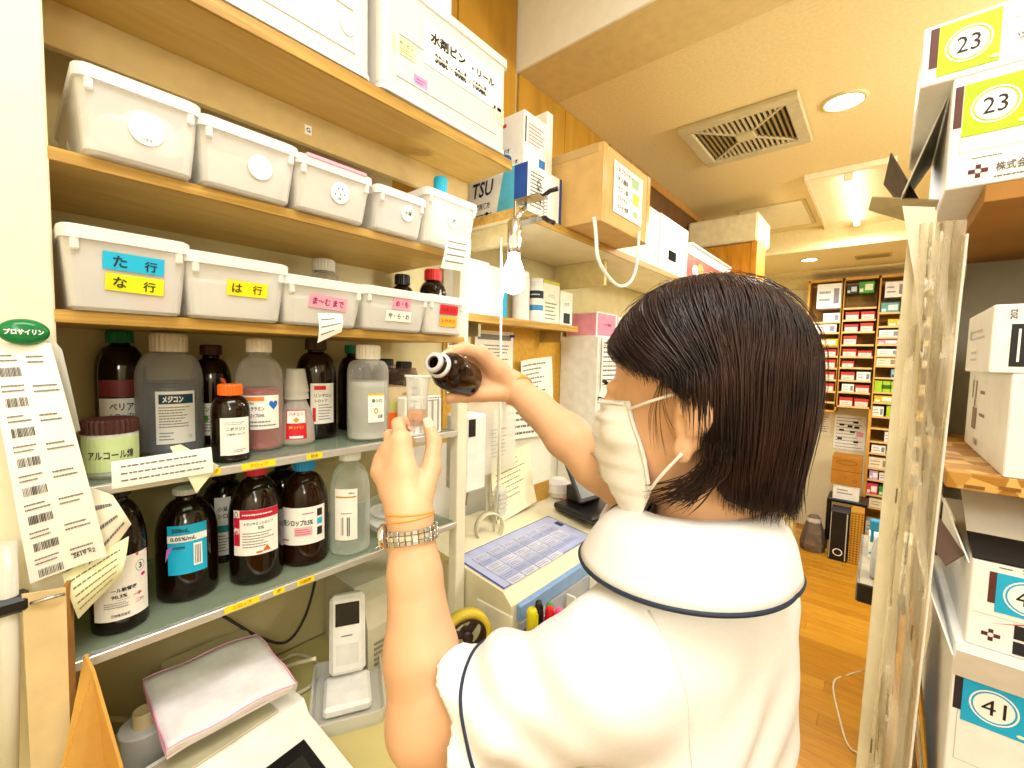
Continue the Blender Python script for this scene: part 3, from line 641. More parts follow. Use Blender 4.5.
s, f, a, b = roundlabel(t, R, H*.20, H*.50, .42, PAPER, a0=.42); decal('yellow_band', R2(-a*.5, a*.5, b*.43, b*.5, 6), mat('#d9c21e', .5), s, f, .0012); decal('lettering', [T('単シロ', w=a*.6, h=b*.14, v=b*.25), T('日局', w=a*.3, h=b*.12, u=a*.2, v=-b*.3)], INKB, s, f, .0012); decal('emblem', E2(-a*.05, -b*.1, a*.12, b*.1, a*.06, b*.05), mat('#c9a21e', .5), s, f, .0012)
# lidded jar
pos = place(80, 144, 418, 479, G1); t = thing('cotton_jar', 'wide jar with a brown lid and a light green handwritten label', 'jar', pos[0], pos[3]); R, H = pos[1]*.97, pos[2]
G().lathe([(R*.6, .002), (R*.94, 0), (R*.97, .006), (R*.97, H*.74), (R*.9, H*.78), (R*.9, H*.8)], 32).build('body', see('#d8dccb', .35, '#e4ead8', .2), t)
G().lathe([(R*.9, .004), (R*.9, H*.7)], 24).build('cotton', mat('#f1efe6', .9), t)
ridged(R, H*.24, 64).build('lid', mat('#43211c', .45), t, (0, 0, H*.76))
s, f, a, b = roundlabel(t, R*.975, H*.12, H*.70, 1.2, mat('#c6d99a', .6)); decal('lettering', T('アルコール綿', w=a*.66, h=b*.26), INKB, s, f, .0012)
# --- lower glass shelf
t, R, H = bottle('largest dark bottle, with a white label and magenta corner, beside the hanging receipts', place(90, 153, 480, 634, G2), AMBER, mat('#2a1a16', .5), .38, .10, .54, .86, group=BGb, round_=1.2)
s, f, a, b = roundlabel(t, R, H*.10, H*.52, 1.05, PAPER, a0=.1)
decal('magenta_corner', [poly2((-a*.05, b*.5), (a*.25, b*.5), (a*.25, b*.46), (-a*.0, b*.42)), poly2((a*.25, b*.5), (a*.5, b*.5), (a*.5, b*.46), (a*.25, b*.46)), E2(a*.36, b*.12, a*.05, b*.03)], MAGENTA, s, f, .0012)
decal('lettering', [T('ール軟膏液', w=a*.4, h=b*.07, u=a*.02, v=-b*.02, bold=.03), T('90.3%', w=a*.24, h=b*.06, u=-a*.06, v=-b*.12, bold=.03), T('発売株式会社', w=a*.3, h=b*.05, u=-a*.05, v=-b*.42), T('3', h=b*.09, u=a*.3, v=b*.28)], INKB, s, f, .0013)
decal('fine_print', [E2(a*.3, b*.28, a*.09, b*.09, a*.083, b*.083), R2(-a*.1, a*.1, -b*.3, -b*.295, 6), R2(-a*.1, a*.1, -b*.18, -b*.175, 6), fine(-a*.3, a*.1, -b*.3, -b*.2, 3, 9)], GREYINK, s, f, .0013); decal('red_handwriting', [T('ここから', w=a*.16, h=b*.06, u=a*.27, v=-b*.27), T('→', w=a*.16, h=b*.06, u=a*.24, v=-b*.16)], RED, s, f, .0014)
t, R, H = bottle('dark bottle with a bright cyan label and a pink slip tucked beside it', place(156, 222, 487, 602, G2), AMBER, mat('#c9c4b8', .4), .34, .05, .56, .90, group=BGb, round_=1.2)
s, f, a, b = roundlabel(t, R, H*.27, H*.72, .62, CYAN); decal('white_band', [R2(-a*.5, a*.5, b*.16, b*.30, 10), R2(a*.14, a*.36, -b*.36, b*.1, 4)], STK, s, f, .0012); decal('lettering', [T('500mL', w=a*.42, h=b*.09, u=-a*.16, v=b*.40, bold=.03), T('0.05%/mL', w=a*.62, h=b*.08, u=-a*.1, v=b*.23, bold=.03), T('内用液剤', w=a*.3, h=b*.06, u=-a*.22, v=b*.05)], NAVY, s, f, .0016)
decal('fine_print', bars(a*.17, a*.33, -b*.32, b*.06, 4, 3), GREYINK, s, f, .0018)
G().add([(R*.95, -R*.62, H*.52), (R*.9, -R*.25, H*.55), (R*1.02, -R*.1, H*.49), (R*.85, -R*.35, H*.33), (R*.7, -R*.68, H*.36)], [(0, 1, 2, 3, 4)]).build('pink_slip', mat('#d77be0', .5), t)
t, R, H = bottle('dark bottle behind others with a narrow teal and white label, second row', place(203, 250, 470, 590, G2, X=-.95), AMBER, mat('#241412', .5), .4, .09, .6, .88, group=BGb)
s, f, a, b = roundlabel(t, R, H*.1, H*.75, .35, PAPER, a0=-.1); decal('teal_band', R2(-a*.5, a*.5, -b*.1, b*.02, 4), TEAL, s, f, .0012); decal('lettering', [T('小児', w=a*.6, h=b*.08, v=b*.3), T('シロ', w=a*.6, h=b*.08, v=b*.18)], INKB, s, f, .0012); decal('fine_print', fine(-a*.4, a*.4, -b*.44, -b*.14, 6, 2), GREYINK, s, f, .0012)
t, R, H = bottle('dark bottle with a red cap and a crimson banded white label', place(229, 286, 461, 585, G2), AMBER, mat('#d3203a', .45), .33, .11, .53, .86, group=BGb, round_=1.2)
s, f, a, b = roundlabel(t, R, H*.26, H*.64, .85, PAPER, a0=-.02); decal('crimson_band', [R2(-a*.34, a*.5, b*.30, b*.5, 10), R2(-a*.49, -a*.34, -b*.28, b*.34, 3)], mat('#c3143a', .5), s, f, .0012); decal('lettering', [T('トランサミンシロップ', w=a*.6, h=b*.07, u=a*.06, v=b*.2), T('5%', w=a*.12, h=b*.07, u=a*.1, v=b*.1)], INKB, s, f, .0014); decal('band_lettering', [T('劇', h=b*.14, u=-a*.415, v=b*.05), fine(-a*.28, a*.4, b*.36, b*.44, 1, 3)], STK, s, f, .0018); decal('fine_print', [fine(-a*.28, a*.4, -b*.34, b*.02, 6, 7), E2(-a*.42, b*.41, a*.05, b*.06, a*.035, b*.045)], GREYINK, s, f, .0014)
decal('orange_mark', [poly2((a*.12, -b*.44), (a*.22, -b*.3), (a*.3, -b*.44)), R2(a*.0, a*.12, -b*.46, -b*.42)], mat('#e06a2a', .5), s, f, .0016)
t, R, H = bottle('dark bottle half hidden behind the red capped and blue capped bottles', place(262, 306, 462, 566, G2, X=-.95), AMBER, None, .4, .03, .6, .9, group=BGb)
t, R, H = bottle('amber bottle with a blue cap and a wide white syrup label', place(280, 330, 459, 567, G2), AMBER2, mat('#1d8fd0', .45), .36, .10, .55, .87, (.42, mat('#4a2207', .3)), group=BGb, round_=1.2)
s, f, a, b = roundlabel(t, R, H*.22, H*.58, 1.0, PAPER, a0=-.1); decal('lettering', [T('用シロップ0.5%', w=a*.62, h=b*.17, u=-a*.1, v=b*.1, bold=.03)], INKB, s, f, .0014); decal('pink_box', R2(-a*.15, a*.2, -b*.26, -b*.02, 6), mat('#f4b8c0', .6), s, f, .0012); decal('fine_print', [fine(-a*.13, a*.18, -b*.24, -b*.06, 3, 5), fine(a*.0, a*.25, b*.3, b*.38, 1, 3), fine(-a*.45, -a*.2, -b*.42, -b*.3, 1, 6)], mat('#b05060', .6), s, f, .0016)
decal('blue_square', [R2(a*.3, a*.42, -b*.0, b*.16, 3)], CYAN, s, f, .0016); decal('code_blocks', [R2(a*.3, a*.42, b*.22, b*.42, 3), R2(a*.3, a*.42, -b*.3, -b*.08, 3)], INKB, s, f, .0016)
t, R, H = bottle('empty clear glass bottle with a white cap and a blank looking label', place(329, 371, 450, 556, G2), GLASS, mat('#f4f4ee', .45), .42, .09, .56, .87, group=BGb, round_=1.2)
s, f, a, b = roundlabel(t, R, H*.16, H*.66, .55, PAPER, a0=-.2); decal('gold_rule', R2(-a*.45, a*.45, b*.33, b*.36, 6), mat('#b89a3a', .5), s, f, .0012); decal('lettering', [T('500mL', w=a*.25, h=b*.04, u=a*.25, v=b*.42)], INKB, s, f, .0012); decal('fine_print', [bars(-a*.2, -a*.08, -b*.4, -b*.05, 2, 1), bars(a*.05, a*.2, -b*.42, -b*.05, 2, 2), fine(-a*.2, a*.3, b*.0, b*.05, 1, 3)], GREYINK, s, f, .0012)
# things at the open end of the glass shelves
ob = thing('carton_of_syringes', 'tan carton with an orange panel reading 20cc at the end of the upper glass shelf', 'box', (-.862, .562, G1), 0.0)
G().box(-.05, .06, -.03, .034, 0, .105, .001).build('carton', mat('#c9b28a', .7), ob); p = sticker('orange_panel', .062, .045, ORANGE, ob, fx(.06, .002, .028)); decal('lettering', T('20cc', w=.03, h=.02, slant=.2), INK, p, fx(.06, .002, .028), .0012); decal('lime_mark', T('ピ', h=.022, u=-.012), LIME, ob, fx(.06, 0, .068)); decal('lettering', T('1,000', w=.016, h=.006, u=.015), INK, ob, fx(.06, 0, .09))
for k, (x, y, hh) in enumerate(((-.985, .565, .17), (-.985, .648, .165), (-.903, .645, .16))):
    t, R, H = bottle(('brown bottle wrapped in clear film behind the tan carton, nearest the milky bottle', 'brown film wrapped bottle standing against the back panel', 'brown film wrapped bottle beside the steel post')[k], ((x, y, G1), .036, hh, PI*.1), AMBER, BLACK, .42, .14, .6, .84, group='film wrapped bottles')
    G().lathe([(.040, .002), (.041, hh*.6), (.036, hh*.75), (.03, hh*.9)], 14, smooth=False, cap=False).build('film', see('#b09888', .75, '#d8c4b4', .15, noise=.6), t)
wc = thing('white_card_case', 'white plastic rack with vertical slots at the end of the glass shelf', 'rack', (-.775, .600, 1.4025))
G().box(-.02, .012, -.05, .05, 0, .085, .003).build('case', mat('#f2f0e8', .4), wc)
for i in range(6): G().box(.0122, .014, -.046+i*.0165, -.042+i*.0165, .006, .078).build('divider', mat('#a8a69a', .5), wc)
decal('fine_print', fine(-.04, .06, -.006, .006, 2, 3), GREYINK, wc, fx(.0122, 0, .079))
# bottles standing behind the bins of the third board
for lb, px, pT, capm, m, X in (('white ridged cap of a bottle standing behind the long pink label bin', (306, 342), 260, mat('#f1eee4', .5), PE, -.98), ('bottle with a black cap standing behind the pink and white labelled bin', (390, 414), 275, BLACK, AMBER, -.985), ('brown bottle with a bright red cap behind the smallest bin', (419, 446), 270, mat('#d8252c', .45), AMBER, -.93)):
    pos = place(px[0], px[1], pT, 330, z3, X=X); bottle(lb, pos, m, capm, .5, .16, .62, .82, group='bottles behind the bins')
pos = place(429, 450, 178, 262, z2, X=-.84); bottle('white bottle with a cyan cap standing in the tall clear bin', pos, mat('#f2f2ee', .4), CYAN, .5, .2, .55, .76)
# clear lids and bags heaped at the end of the lower glass shelf
rn = random.Random(5)
for k in range(5):
    c = G().lathe([(.0, .0), (.026, 0), (.03, .004), (.034, .022), (.036, .024), (.033, .022), (.028, .004), (0, .003)], 24, cap=False).build('clear_cup', CLEARPL, None, (-.83-.03*(k % 2), .535+.03*k*.8, G2+.022+.012*k), (.5*rn.uniform(-1, 1), .5, 0))
    tag(c, ('clear plastic cup lying nearest the empty glass bottle', 'clear plastic cup leaning on another by the empty bottle', 'clear plastic cup in the middle of the loose heap', 'clear plastic cup lying high on the loose heap', 'clear plastic cup topmost and closest to the steel post')[k], 'cup', 'loose clear cups on the lower glass shelf')
sp = thing('steel_spoon', 'steel measuring spoon lying by the clear cups on the lower glass shelf', 'spoon', (-.78, .53, G2+.004), .4)
G().tube([(0, -.06, .002), (0, 0, .006), (0, .03, .004)], [.002, .0025, .004], 6).build('handle', STEEL, sp); G().lathe([(0, 0), (.012, .002), (.016, .008), (.015, .008), (.011, .003), (0, .0015)], 16, M=Matrix.Translation((0, .045, 0)), cap=False).build('bowl', STEEL, sp)
# ================================================================ cartons on the long upper shelf and the low shelf
def carton(name, label, cat, x0, x1, y0, y1, z0, z1, m=CARTON, group=None, b=.0015, rotz=0, flaps=True):
    t = thing(name, label, cat, ((x0+x1)/2, (y0+y1)/2, z0), rotz, group)
    hx, hy, h = (x1-x0)/2, (y1-y0)/2, z1-z0
    G().box(-hx, hx, -hy, hy, 0, h, b).build('carton', m, t)
    return t, fx(hx, 0, h/2), fy(-hy, 0, h/2), 2*hy, 2*hx, h       # X face size: 2*hy wide; Y face size: 2*hx wide
ZU, ZL = 1.9785, 1.7025
big = thing('cardboard_box', 'large tan cardboard box with a handwritten list taped to its side, overhanging the upper shelf', 'box', (-.805, 1.295, ZU))
CB = mat('#cfa866', .75, .06, 20, .05); 
G().box(-.165, .165, -.165, .165, 0, .222, .002).build('carton', CB, big)
tape = see('#d9b878', .35, '#f0d8a0', .12, noise=.5)
for a, b in ((-.165, -.14), (.14, .165)): G().box(.1652, .1662, a, b, .0, .222).build('tape', tape, big)
G().box(-.03, .166, -.025, .025, .2222, .223).build('tape', tape, big); G().box(-.15, .15, -.166, -.1652, .197, .222).build('tape', tape, big)
sh = sticker('list_sheet', .20, .15, PAPER, big, fx(.1668, .0, .118), n=1); F = fx(.1668, 0, .118)
decal('lettering', [T('・ネブライザー', w=.11, h=.018, u=-.03, v=.055), T('・吸入器用', w=.08, h=.017, u=-.045, v=.028), T('・クスリ袋', w=.08, h=.016, u=-.045, v=.0), T('・マスク大人', w=.075, h=.015, u=-.045, v=-.026), T('・ガーゼ 包帯', w=.08, h=.015, u=-.04, v=-.052)], INK, sh, F, .0014)
decal('yellow_patch', R2(.03, .075, -.02, .015), YELLOW, sh, F, .0014); decal('green_patch', [R2(.02, .07, .03, .06), R2(.035, .07, -.06, -.04)], mat('#9fbf8a', .6), sh, F, .0014)
t, X, Y, wx, wy, h = carton('medicine_carton', 'wide white carton with a navy side edge and big dark letters above the clamp lamp', 'carton', -1.03, -.765, .945, 1.11, ZU, ZU+.135)
decal('navy_edge', [R2(wx*.42, wx*.5, -h/2, h/2)], mat('#23408a', .5), t, X); decal('lettering', [T('クラシエ', w=.02, h=.08, u=-.03), fine(-.07, .0, -.05, .05, 10, 3)], INKB, t, X, .0006)
decal('light_blue_panel', poly2((.015, -h/2), (.085, -h/2), (.085, h/2), (.045, h/2)), mat('#5cc0e0', .5), t, Y); decal('blue_edge', R2(.085, wy/2, -h/2, h/2), mat('#2a56b0', .5), t, Y); decal('big_lettering', [T('TSU', w=.085, h=.045, u=-.04, v=.03, slant=.15), T('医療用漢方', w=.075, h=.018, u=-.045, v=-.02)], mat('#26264a', .5), t, Y, .0007); decal('fine_print', [fine(-.1, .01, -.06, -.04, 2, 3), E2(-.02, -.045, .006, .006)], INKB, t, Y, .0007)
t, X, Y, wx, wy, h = carton('medicine_carton', 'small white carton with a blue roundel standing on the navy edged carton', 'carton', -.90, -.79, .955, 1.065, ZU+.1355, ZU+.285)
decal('red_mark', R2(-.04, -.01, .045, .055), RED, t, Y); decal('blue_roundel', [E2(-.02, -.05, .032, .02)], mat('#2b7ad0', .5), t, Y); decal('lettering', [T('ゼオ', w=.03, h=.012, u=-.01, v=-.022), T('液', h=.01, u=.03, v=-.06)], INKB, t, Y, .0008); decal('black_bar', R2(-.05, -.044, -.01, .06), INK, t, X); decal('fine_print', fine(-.035, .045, -.01, .05, 6, 4), mat('#b05a5a', .6), t, X, .0006); decal('blue_code', R2(.015, .045, -.065, -.035), mat('#2b7ad0', .5), t, X)
yb = carton('paper_stack', 'yellow and white paper sleeve leaning behind the small roundel carton', 'sleeve', -.86, -.80, 1.075, 1.105, ZU+.1355, ZU+.335, mat('#f2f0e2', .6))[0]; decal('yellow_patch', R2(-.01, .03, .02, .06), mat('#efe27a', .6), yb, fy(-.015, 0, .1))
t, X, Y, wx, wy, h = carton('storage_box', 'white storage box with a black slot handle next to the tan cardboard box', 'box', -1.0, -.765, 1.475, 1.86, ZU, ZU+.235, mat('#f1ecd8', .5)); decal('slot_handle', E2(-.11, .02, .014, .014), BLACK, t, X); decal('fine_print', fine(-.14, -.07, .06, .1, 4, 2), GREYINK, t, X)
t, X, Y, wx, wy, h = carton('storage_box', 'white storage box with a dark label holder and torn letters, second from the tan box', 'box', -1.0, -.765, 1.87, 2.22, ZU, ZU+.24, mat('#f1ecd8', .5)); g = G(); g.box(.1175, .1225, -.07, .01, .06, .10, 0); g.build('label_holder', mat('#141414', .85, .05, spec=.1), t); decal('torn_lettering', [T('入', h=.06, u=-.09, v=.06, bold=.05), T('川', h=.06, u=-.03, v=.055, bold=.05)], mat('#d8cca0', .6), t, X)
mg = carton('picture_box', 'red and orange pictured box on the upper shelf under the white tray', 'box', -1.0, -.77, 2.235, 3.0, ZU, ZU+.14, mat('#e05a1e', .5, .5, 14, col2='#c21f1a'))[0]
decal('white_blots', [E2(-.25, .0, .05, .03), E2(-.1, -.02, .04, .03), E2(.1, .01, .06, .03)], STK, mg, fx(.115, 0, .07)); decal('orange_blots', [E2(-.17, .02, .05, .03), E2(.02, .02, .05, .025)], mat('#f0a02a', .5), mg, fx(.115, 0, .07))
tr = thing('white_tray', 'long shallow white tray laid across the red pictured box', 'tray', (-.87, 2.62, ZU+.1405)); G().rloft([(0, .10, .37, .01), (.05, .115, .385, .012), (.05, .105, .375, .01), (.008, .09, .36, .008)], 3).build('shell', WHITE, tr); G().box(.1, .118, -.37, .37, .038, .055, .003).build('front_lip', LGREY, tr)
wb = thing('wooden_stand', 'plain wooden box stand carrying a cream case near the ceiling', 'stand', (-.83, 3.16, ZU)); PINE = mat('#d99a2a', .5, .1, 8, .05, stretch=(3, 3, .5), kind='wood', col2='#bd7c14')
G().box(-.2, .2, -.12, -.10, 0, .345).build('front_panel', PINE, wb); G().box(.17, .205, -.125, .12, 0, .35, .002).build('post', PINE, wb); G().box(-.2, .2, -.1, .12, .33, .35).build('top_board', PINE, wb)
t, X, Y, wx, wy, h = carton('cream_case', 'cream flat case with a slotted end lying on the wooden stand under the ceiling', 'case', -1.04, -.62, 3.0, 3.35, ZU+.3505, ZU+.52, mat('#efe2b6', .45), b=.012); G().box(.2, .212, -.17, .17, .01, .16, .005).build('end_cap', mat('#f6efd4', .4), t); decal('fine_print', fine(-.08, .06, -.03, .03, 3, 4), INKB, t, fx(.2122, 0, h/2))
# low shelf row of medicine packs
grp = 'medicine packs on the low shelf'
t, X, Y, wx, wy, h = carton('medicine_carton', 'tall white carton at the lamp end of the low shelf', 'carton', -1.04, -.940, .885, .985, ZL, ZL+.165); decal('fine_print', fine(-.035, .035, -.04, .05, 7, 3), LGREY, t, X)
t, X, Y, wx, wy, h = carton('medicine_carton', 'white carton with a bright blue slanted band beside the lamp bulb', 'carton', -1.04, -.945, .99, 1.072, ZL, ZL+.16); decal('blue_band', [poly2((.005, -.08), (.045, -.08), (.045, .06), (.03, .0)), poly2((.02, .02), (.045, .075), (.045, .08), (.02, .07))], CYAN, t, X)
def lowpos(a, b, tp): return place(a, b, tp, 322, ZL, X=-.975)
t, R, H = bottle('large white plain tub with a domed lid on the low shelf', lowpos(512, 529, 272), mat('#f1f0ec', .4), None, .8, .03, .82, .9, name='white_tub'); G().lathe([(R*.86, H*.88), (R*.9, H*.9), (R*.9, H*.97), (R*.8, H), (0, H)], 28).build('lid', mat('#f6f5f0', .4), t)
t, R, H = bottle('white tub with navy and blue bands on the low shelf', lowpos(527, 543, 279), mat('#eceef0', .4), None, .8, .03, .86, .92, name='white_tub'); G().lathe([(R*.86, H*.88), (R*.95, H*.9), (R*.95, H), (0, H)], 28).build('lid', mat('#f2f2f0', .4), t)
s, f, a, b = roundlabel(t, R, H*.15, H*.82, 1.2, PAPER); decal('navy_band', [R2(-a*.5, a*.5, b*.1, b*.35, 10)], NAVY, s, f, .0012); decal('blue_band', R2(-a*.5, a*.5, -b*.3, -b*.12, 10), mat('#2f8fd0', .5), s, f, .0012); decal('fine_print', fine(-a*.25, a*.25, b*.18, b*.26, 1, 3), STK, s, f, .0018)
t, X, Y, wx, wy, h = carton('medicine_carton', 'cream carton with a yellow green lid beside the banded tub', 'carton', -1.04, -.945, 1.275, 1.378, ZL, ZL+.148, mat('#f0efdf', .5)); G().box(-.048, .048, -.0515, .0515, .148, .16, .002).build('lid', mat('#c3c23a', .5), t); decal('lettering', [T('イソジン', w=.04, h=.014, v=.03), fine(-.04, .04, -.06, .01, 5, 3)], GREYINK, t, X)
t, X, Y, wx, wy, h = carton('medicine_carton', 'narrow white carton with a black square, last on the low shelf', 'carton', -1.04, -.945, 1.385, 1.47, ZL, ZL+.132); decal('black_square', R2(-.02, .025, -.055, -.015), INK, t, X); decal('lettering', T('カイロ', w=.03, h=.012, v=.02), INKB, t, X, .0006)
# document cabinet beside the pin board, pink cartons on top
dc = thing('document_cabinet', 'pale cabinet with gridded papers taped on its front, past the pin board', 'cabinet', (-.96, 1.86, .87)); G().box(-.09, .09, -.31, .31, 0, .80, .003).build('body', mat('#efece0', .5), dc); G().box(.09, .094, -.30, .30, .42, .79, .002).build('door', mat('#f4f2e8', .5), dc); G().box(.09, .094, -.30, .30, .02, .41, .002).build('door', mat('#f4f2e8', .5), dc)
sheet('gridded timetable sheet taped high on the pale cabinet front', -.864, 1.66, 1.56, .19, .22, 11, grid=True, rows=10); sheet('gridded record sheet taped below the timetable on the pale cabinet', -.864, 1.665, 1.33, .18, .20, 12, grid=True, rows=9)
t, X, Y, wx, wy, h = carton('pink_carton', 'pink fronted carton with white ends on the pale cabinet, closest to the low shelf', 'carton', -1.03, -.885, 1.56, 1.735, 1.6705, 1.77, group='pink cartons on the cabinet'); decal('pink_panel', R2(-.082, .075, -.045, .045), mat('#f08aa6', .5), t, X); decal('lettering', T('・ケア専用', w=.07, h=.014), MAROON, t, X, .0007); decal('pink_end', R2(-.068, .068, -.045, .045), mat('#f2a0b4', .5), t, Y)
t, X, Y, wx, wy, h = carton('pink_carton', 'pink carton behind the hair, second from the low shelf', 'carton', -1.03, -.885, 1.75, 2.0, 1.6705, 1.765, group='pink cartons on the cabinet'); decal('pink_panel', R2(-.11, .11, -.04, .04), mat('#f08aa6', .5), t, X)

# clamp lamp on the corner of the upper shelf, its cord, the white looped cord
clp = thing('clamp_lamp', 'metal spring clamp lamp with a bare glowing white bulb gripping the upper shelf corner', 'lamp', (-.735, .86, 1.83))
G().box(-.03, .05, .035, .075, .162, .168, .001).box(-.03, .05, .035, .075, .108, .114, .001).box(-.035, -.028, .035, .075, .108, .168, .001).build('clamp_jaw', STEEL, clp)
G().tube([(.05, .055, .165), (.065, .06, .175), (.085, .066, .178)], .006, 8).tube([(.05, .055, .11), (.065, .058, .10), (.08, .062, .092)], .006, 8).build('clamp_handle', BLACK, clp)
sg = G(); sg.tube([(.055+.006*math.cos(k*.9), .055+.006*math.sin(k*.9), .112+k*.0012) for k in range(44)], .0012, 5); sg.build('spring', STEEL, clp)
G().tube([(0, .04, .14), (0, .02, .12), (0, 0, .09)], .007, 8).build('arm', CHROME, clp)
G().lathe([(0, .10), (.012, .10), (.018, .094), (.019, .05), (.017, .03), (.017, .015), (.0, .015)], 24).build('socket', CHROME, clp)
G().lathe([(.014, .018), (.016, .0), (.024, -.02), (.031, -.045), (.031, -.062), (.022, -.082), (.0, -.09)], 24).build('bulb', mat('#fffdf6', .5, 0, emit=10), clp)
tag(G().tube([(-.80, .88, 1.90), (-.80, .885, 1.8), (-.80, .89, 1.5), (-.805, .90, 1.25), (-.85, .93, 1.06)], .0035, 8).build('power_cable', mat('#f0ecd8', .4)), 'thin white cord hanging straight down in front of the pin board', 'cord')
lp = [at(*q, X=-.66) for q in ((594, 217), (598, 235), (600, 258), (607, 274), (619, 286), (630, 282), (636, 268), (638, 250), (639, 236))]
def smooth_path(P, n=6):
    P = [Vector(p) for p in P]; Q = []
    for i in range(len(P)-1):
        a, b, c, d = P[max(i-1, 0)], P[i], P[i+1], P[min(i+2, len(P)-1)]
        for k in range(n):
            t = k/n; Q.append(.5*((2*b)+(c-a)*t+(2*a-5*b+4*c-d)*t*t+(3*b-a-3*c+d)*t**3))
    return Q+[P[-1]]
lp = [Vector((-.632, p.y*1.0, p.z)) for p in (at(*q, X=-.632) for q in ((594, 217), (596, 235), (598, 258), (607, 275), (619, 286), (630, 282), (636, 268), (638, 250), (639, 232)))]
tag(G().tube(smooth_path(lp), .005, 8).build('looped_string', mat('#f6f4ea', .4)), 'white cord hanging in a loop from the tan cardboard box', 'cord')

# ================================================================ things in front of the white panel past the steel post
sb = thing('white_dispenser', 'white foam dispenser box with a black slot hanging beside the steel post', 'dispenser', (-.82, .80, 1.23)); G().box(-.04, .04, -.055, .02, 0, .20, .006).build('shell', mat('#f1efe6', .5), sb); G().box(.0395, .043, -.048, -.024, .145, .19, .002).build('slot', BLACK, sb)
pk = thing('clear_pouch', 'clear plastic pouch with scissors and measuring marks hanging by the steel post', 'pouch', (-.92, .98, 1.22)); G().grid(lambda u, v: (.012+.012*math.sin(PI*u)*(1-v*.4), -.11+.22*u, .0+.25*v), 8, 6).build('front_sheet', CLEARPL, pk); G().grid(lambda u, v: (-.002, -.11+.22*u, 0+.26*v), 2, 2, False).build('rear_sheet', CLEARPL, pk)
G().box(.022, .0235, -.10, -.03, .225, .236).build('pink_strip', mat('#f3a0b0', .6), pk); G().box(.022, .0235, -.10, -.06, .242, .26).build('yellow_strip', mat('#d8d83a', .6), pk)
decal('scale_marks', [R2(-.02, .0+.006*(k % 2), .05+k*.012, .0515+k*.012) for k in range(8)]+[R2(.02, .04+.006*(k % 2), .05+k*.012, .0515+k*.012) for k in range(8)], GREYINK, pk, fx(.026, 0, 0))
sc = thing('scissors', 'pair of scissors with dark looped grips standing in the clear pouch', 'scissors', (-.906, 1.03, 1.42))
for s in (-1, 1):
    b = G().add([(0, -.003, -.01), (.002, .003*s, -.1), (.001, .004, -.01), (-.001, .0, -.1)], [(0, 1, 2), (0, 2, 3)]).build('blade', STEEL, sc, rot=(s*.12, 0, 0))
    G().tube([(0, s*.022+.014*math.cos(a), .045+.02*math.sin(a)) for a in [k*PI/6 for k in range(12)]], .0035, 6, closed=True).build('grip', DARK, sc); G().tube([(0, 0, -.01), (0, s*.016, .03)], .004, 6).build('shank', DARK, sc)
npd = thing('notepad', 'curled cream notepad of handwriting hanging above the machine', 'notepad', (-.93, 1.06, 1.062))
for k in range(3):
    gq = G(); gq.grid(lambda u, v: (.004*k+.018*(1-v)**2*(1+k*.4)+.008*k*(1-v), (-.10+.20*u)+.03*v+.02*(1-v)*k*.3, .19*v+.025*u), 6, 6, True).build('page', mat('#f3edc8', .7), npd)
decal('handwriting', [fine(.1, .85, .25, .92, 8, 6, .22)], mat('#8a8468', .7), npd, lambda u, v, d=0: (.008+.018*(1-v)**2*1.8+.016*(1-v)+.001, -.10+.20*u+.03*v+.02*(1-v)*.6, .19*v+.025*u))
tag(G().box(-.905, -.90, 1.07, 1.28, 1.055, 1.135, .001).build('wooden_card', mat('#d2a24a', .6, .08, 12), None, (0, 0, 0)), 'tan wooden card with a peg hole standing against the notepad', 'card')
for k, (a, b) in enumerate((((462, 390), (468, 418)), ((499, 385), (500, 412)))):
    A = at(*a, X=-.845); B = at(*b, X=-.845); C = at((470, 498)[k], 470, X=-.845); D_ = at((466, 498)[k], (505, 520)[k], X=-.845)
    tag(G().tube(smooth_path([A, B, C, D_]), .0022, 6).build('cord', mat('#a99c74', .6)), ('thin tan cord crossing the notepad, nearer the steel post' if k == 0 else 'thin tan cord running into the clear hanging plug'), 'cord')
pg = thing('clear_plug', 'clear ribbed plastic plug hanging on a tan cord in front of the wooden card', 'plug', at(500, 500, X=-.84)); G().rloft([(-.045, .012, .014, .006), (-.03, .014, .018, .006), (.03, .014, .018, .006), (.045, .008, .01, .004)], 3).build('body', CLEARPL, pg)
for i in range(5): G().box(-.0155, .0155, -.0185, .0185, -.03+i*.013, -.026+i*.013).build('rib', CLEARPL, pg)
rg = tag(G().lathe([(.040, -.012), (.043, -.012), (.043, .012), (.040, .012), (.040, -.012)], 32, M=Matrix.Rotation(PI/2, 4, 'Y') @ Matrix.Rotation(.4, 4, 'X'), cap=False).build('clear_ring', mat('#e8e2c4', .35), None, (-.84, .90, 1.085)), 'pale translucent tape ring resting behind the keypad machine', 'ring')

# label making machine with a keypad sheet
MZ = .8705; CRM = mat('#e9e1bf', .4, .03)
mc = thing('packing_machine', 'big cream packing machine with a blue keypad sheet on its sloping top', 'machine', (-.77, 1.02, MZ))
tp = [(-.22, .19), (-.20, .205), (.135, .165), (.16, .14), (.168, .0), (-.24, .0), (-.24, .17)]
g = G(); g.prism(tp, lambda u, v, d: (u, d, v), -.288, .40); g.build('body', CRM, mc)
def mt(u, v, d=0):              # the sloping top, u along the machine, v towards the wall
    x = .09-v; z = .205-(x+.20)*(.04/.335); return (x, u, z+d+.0006)
ks = sticker('keypad_sheet', .41, .17, mat('#b3bce2', .3), mc, lambda u, v, d=0: mt(u-.075, v+.045, d), .0004, .001)
kf = lambda u, v, d=0: mt(u*.82-.075, v*.70+.045, d)
decal('border', [R2(-.25, .25, -.12, -.117), R2(-.25, -.244, -.12, .12), R2(-.25, .25, .117, .12), R2(.247, .25, -.12, .12)], mat('#2c3a86', .5), ks, kf, .0018)
kg = G()
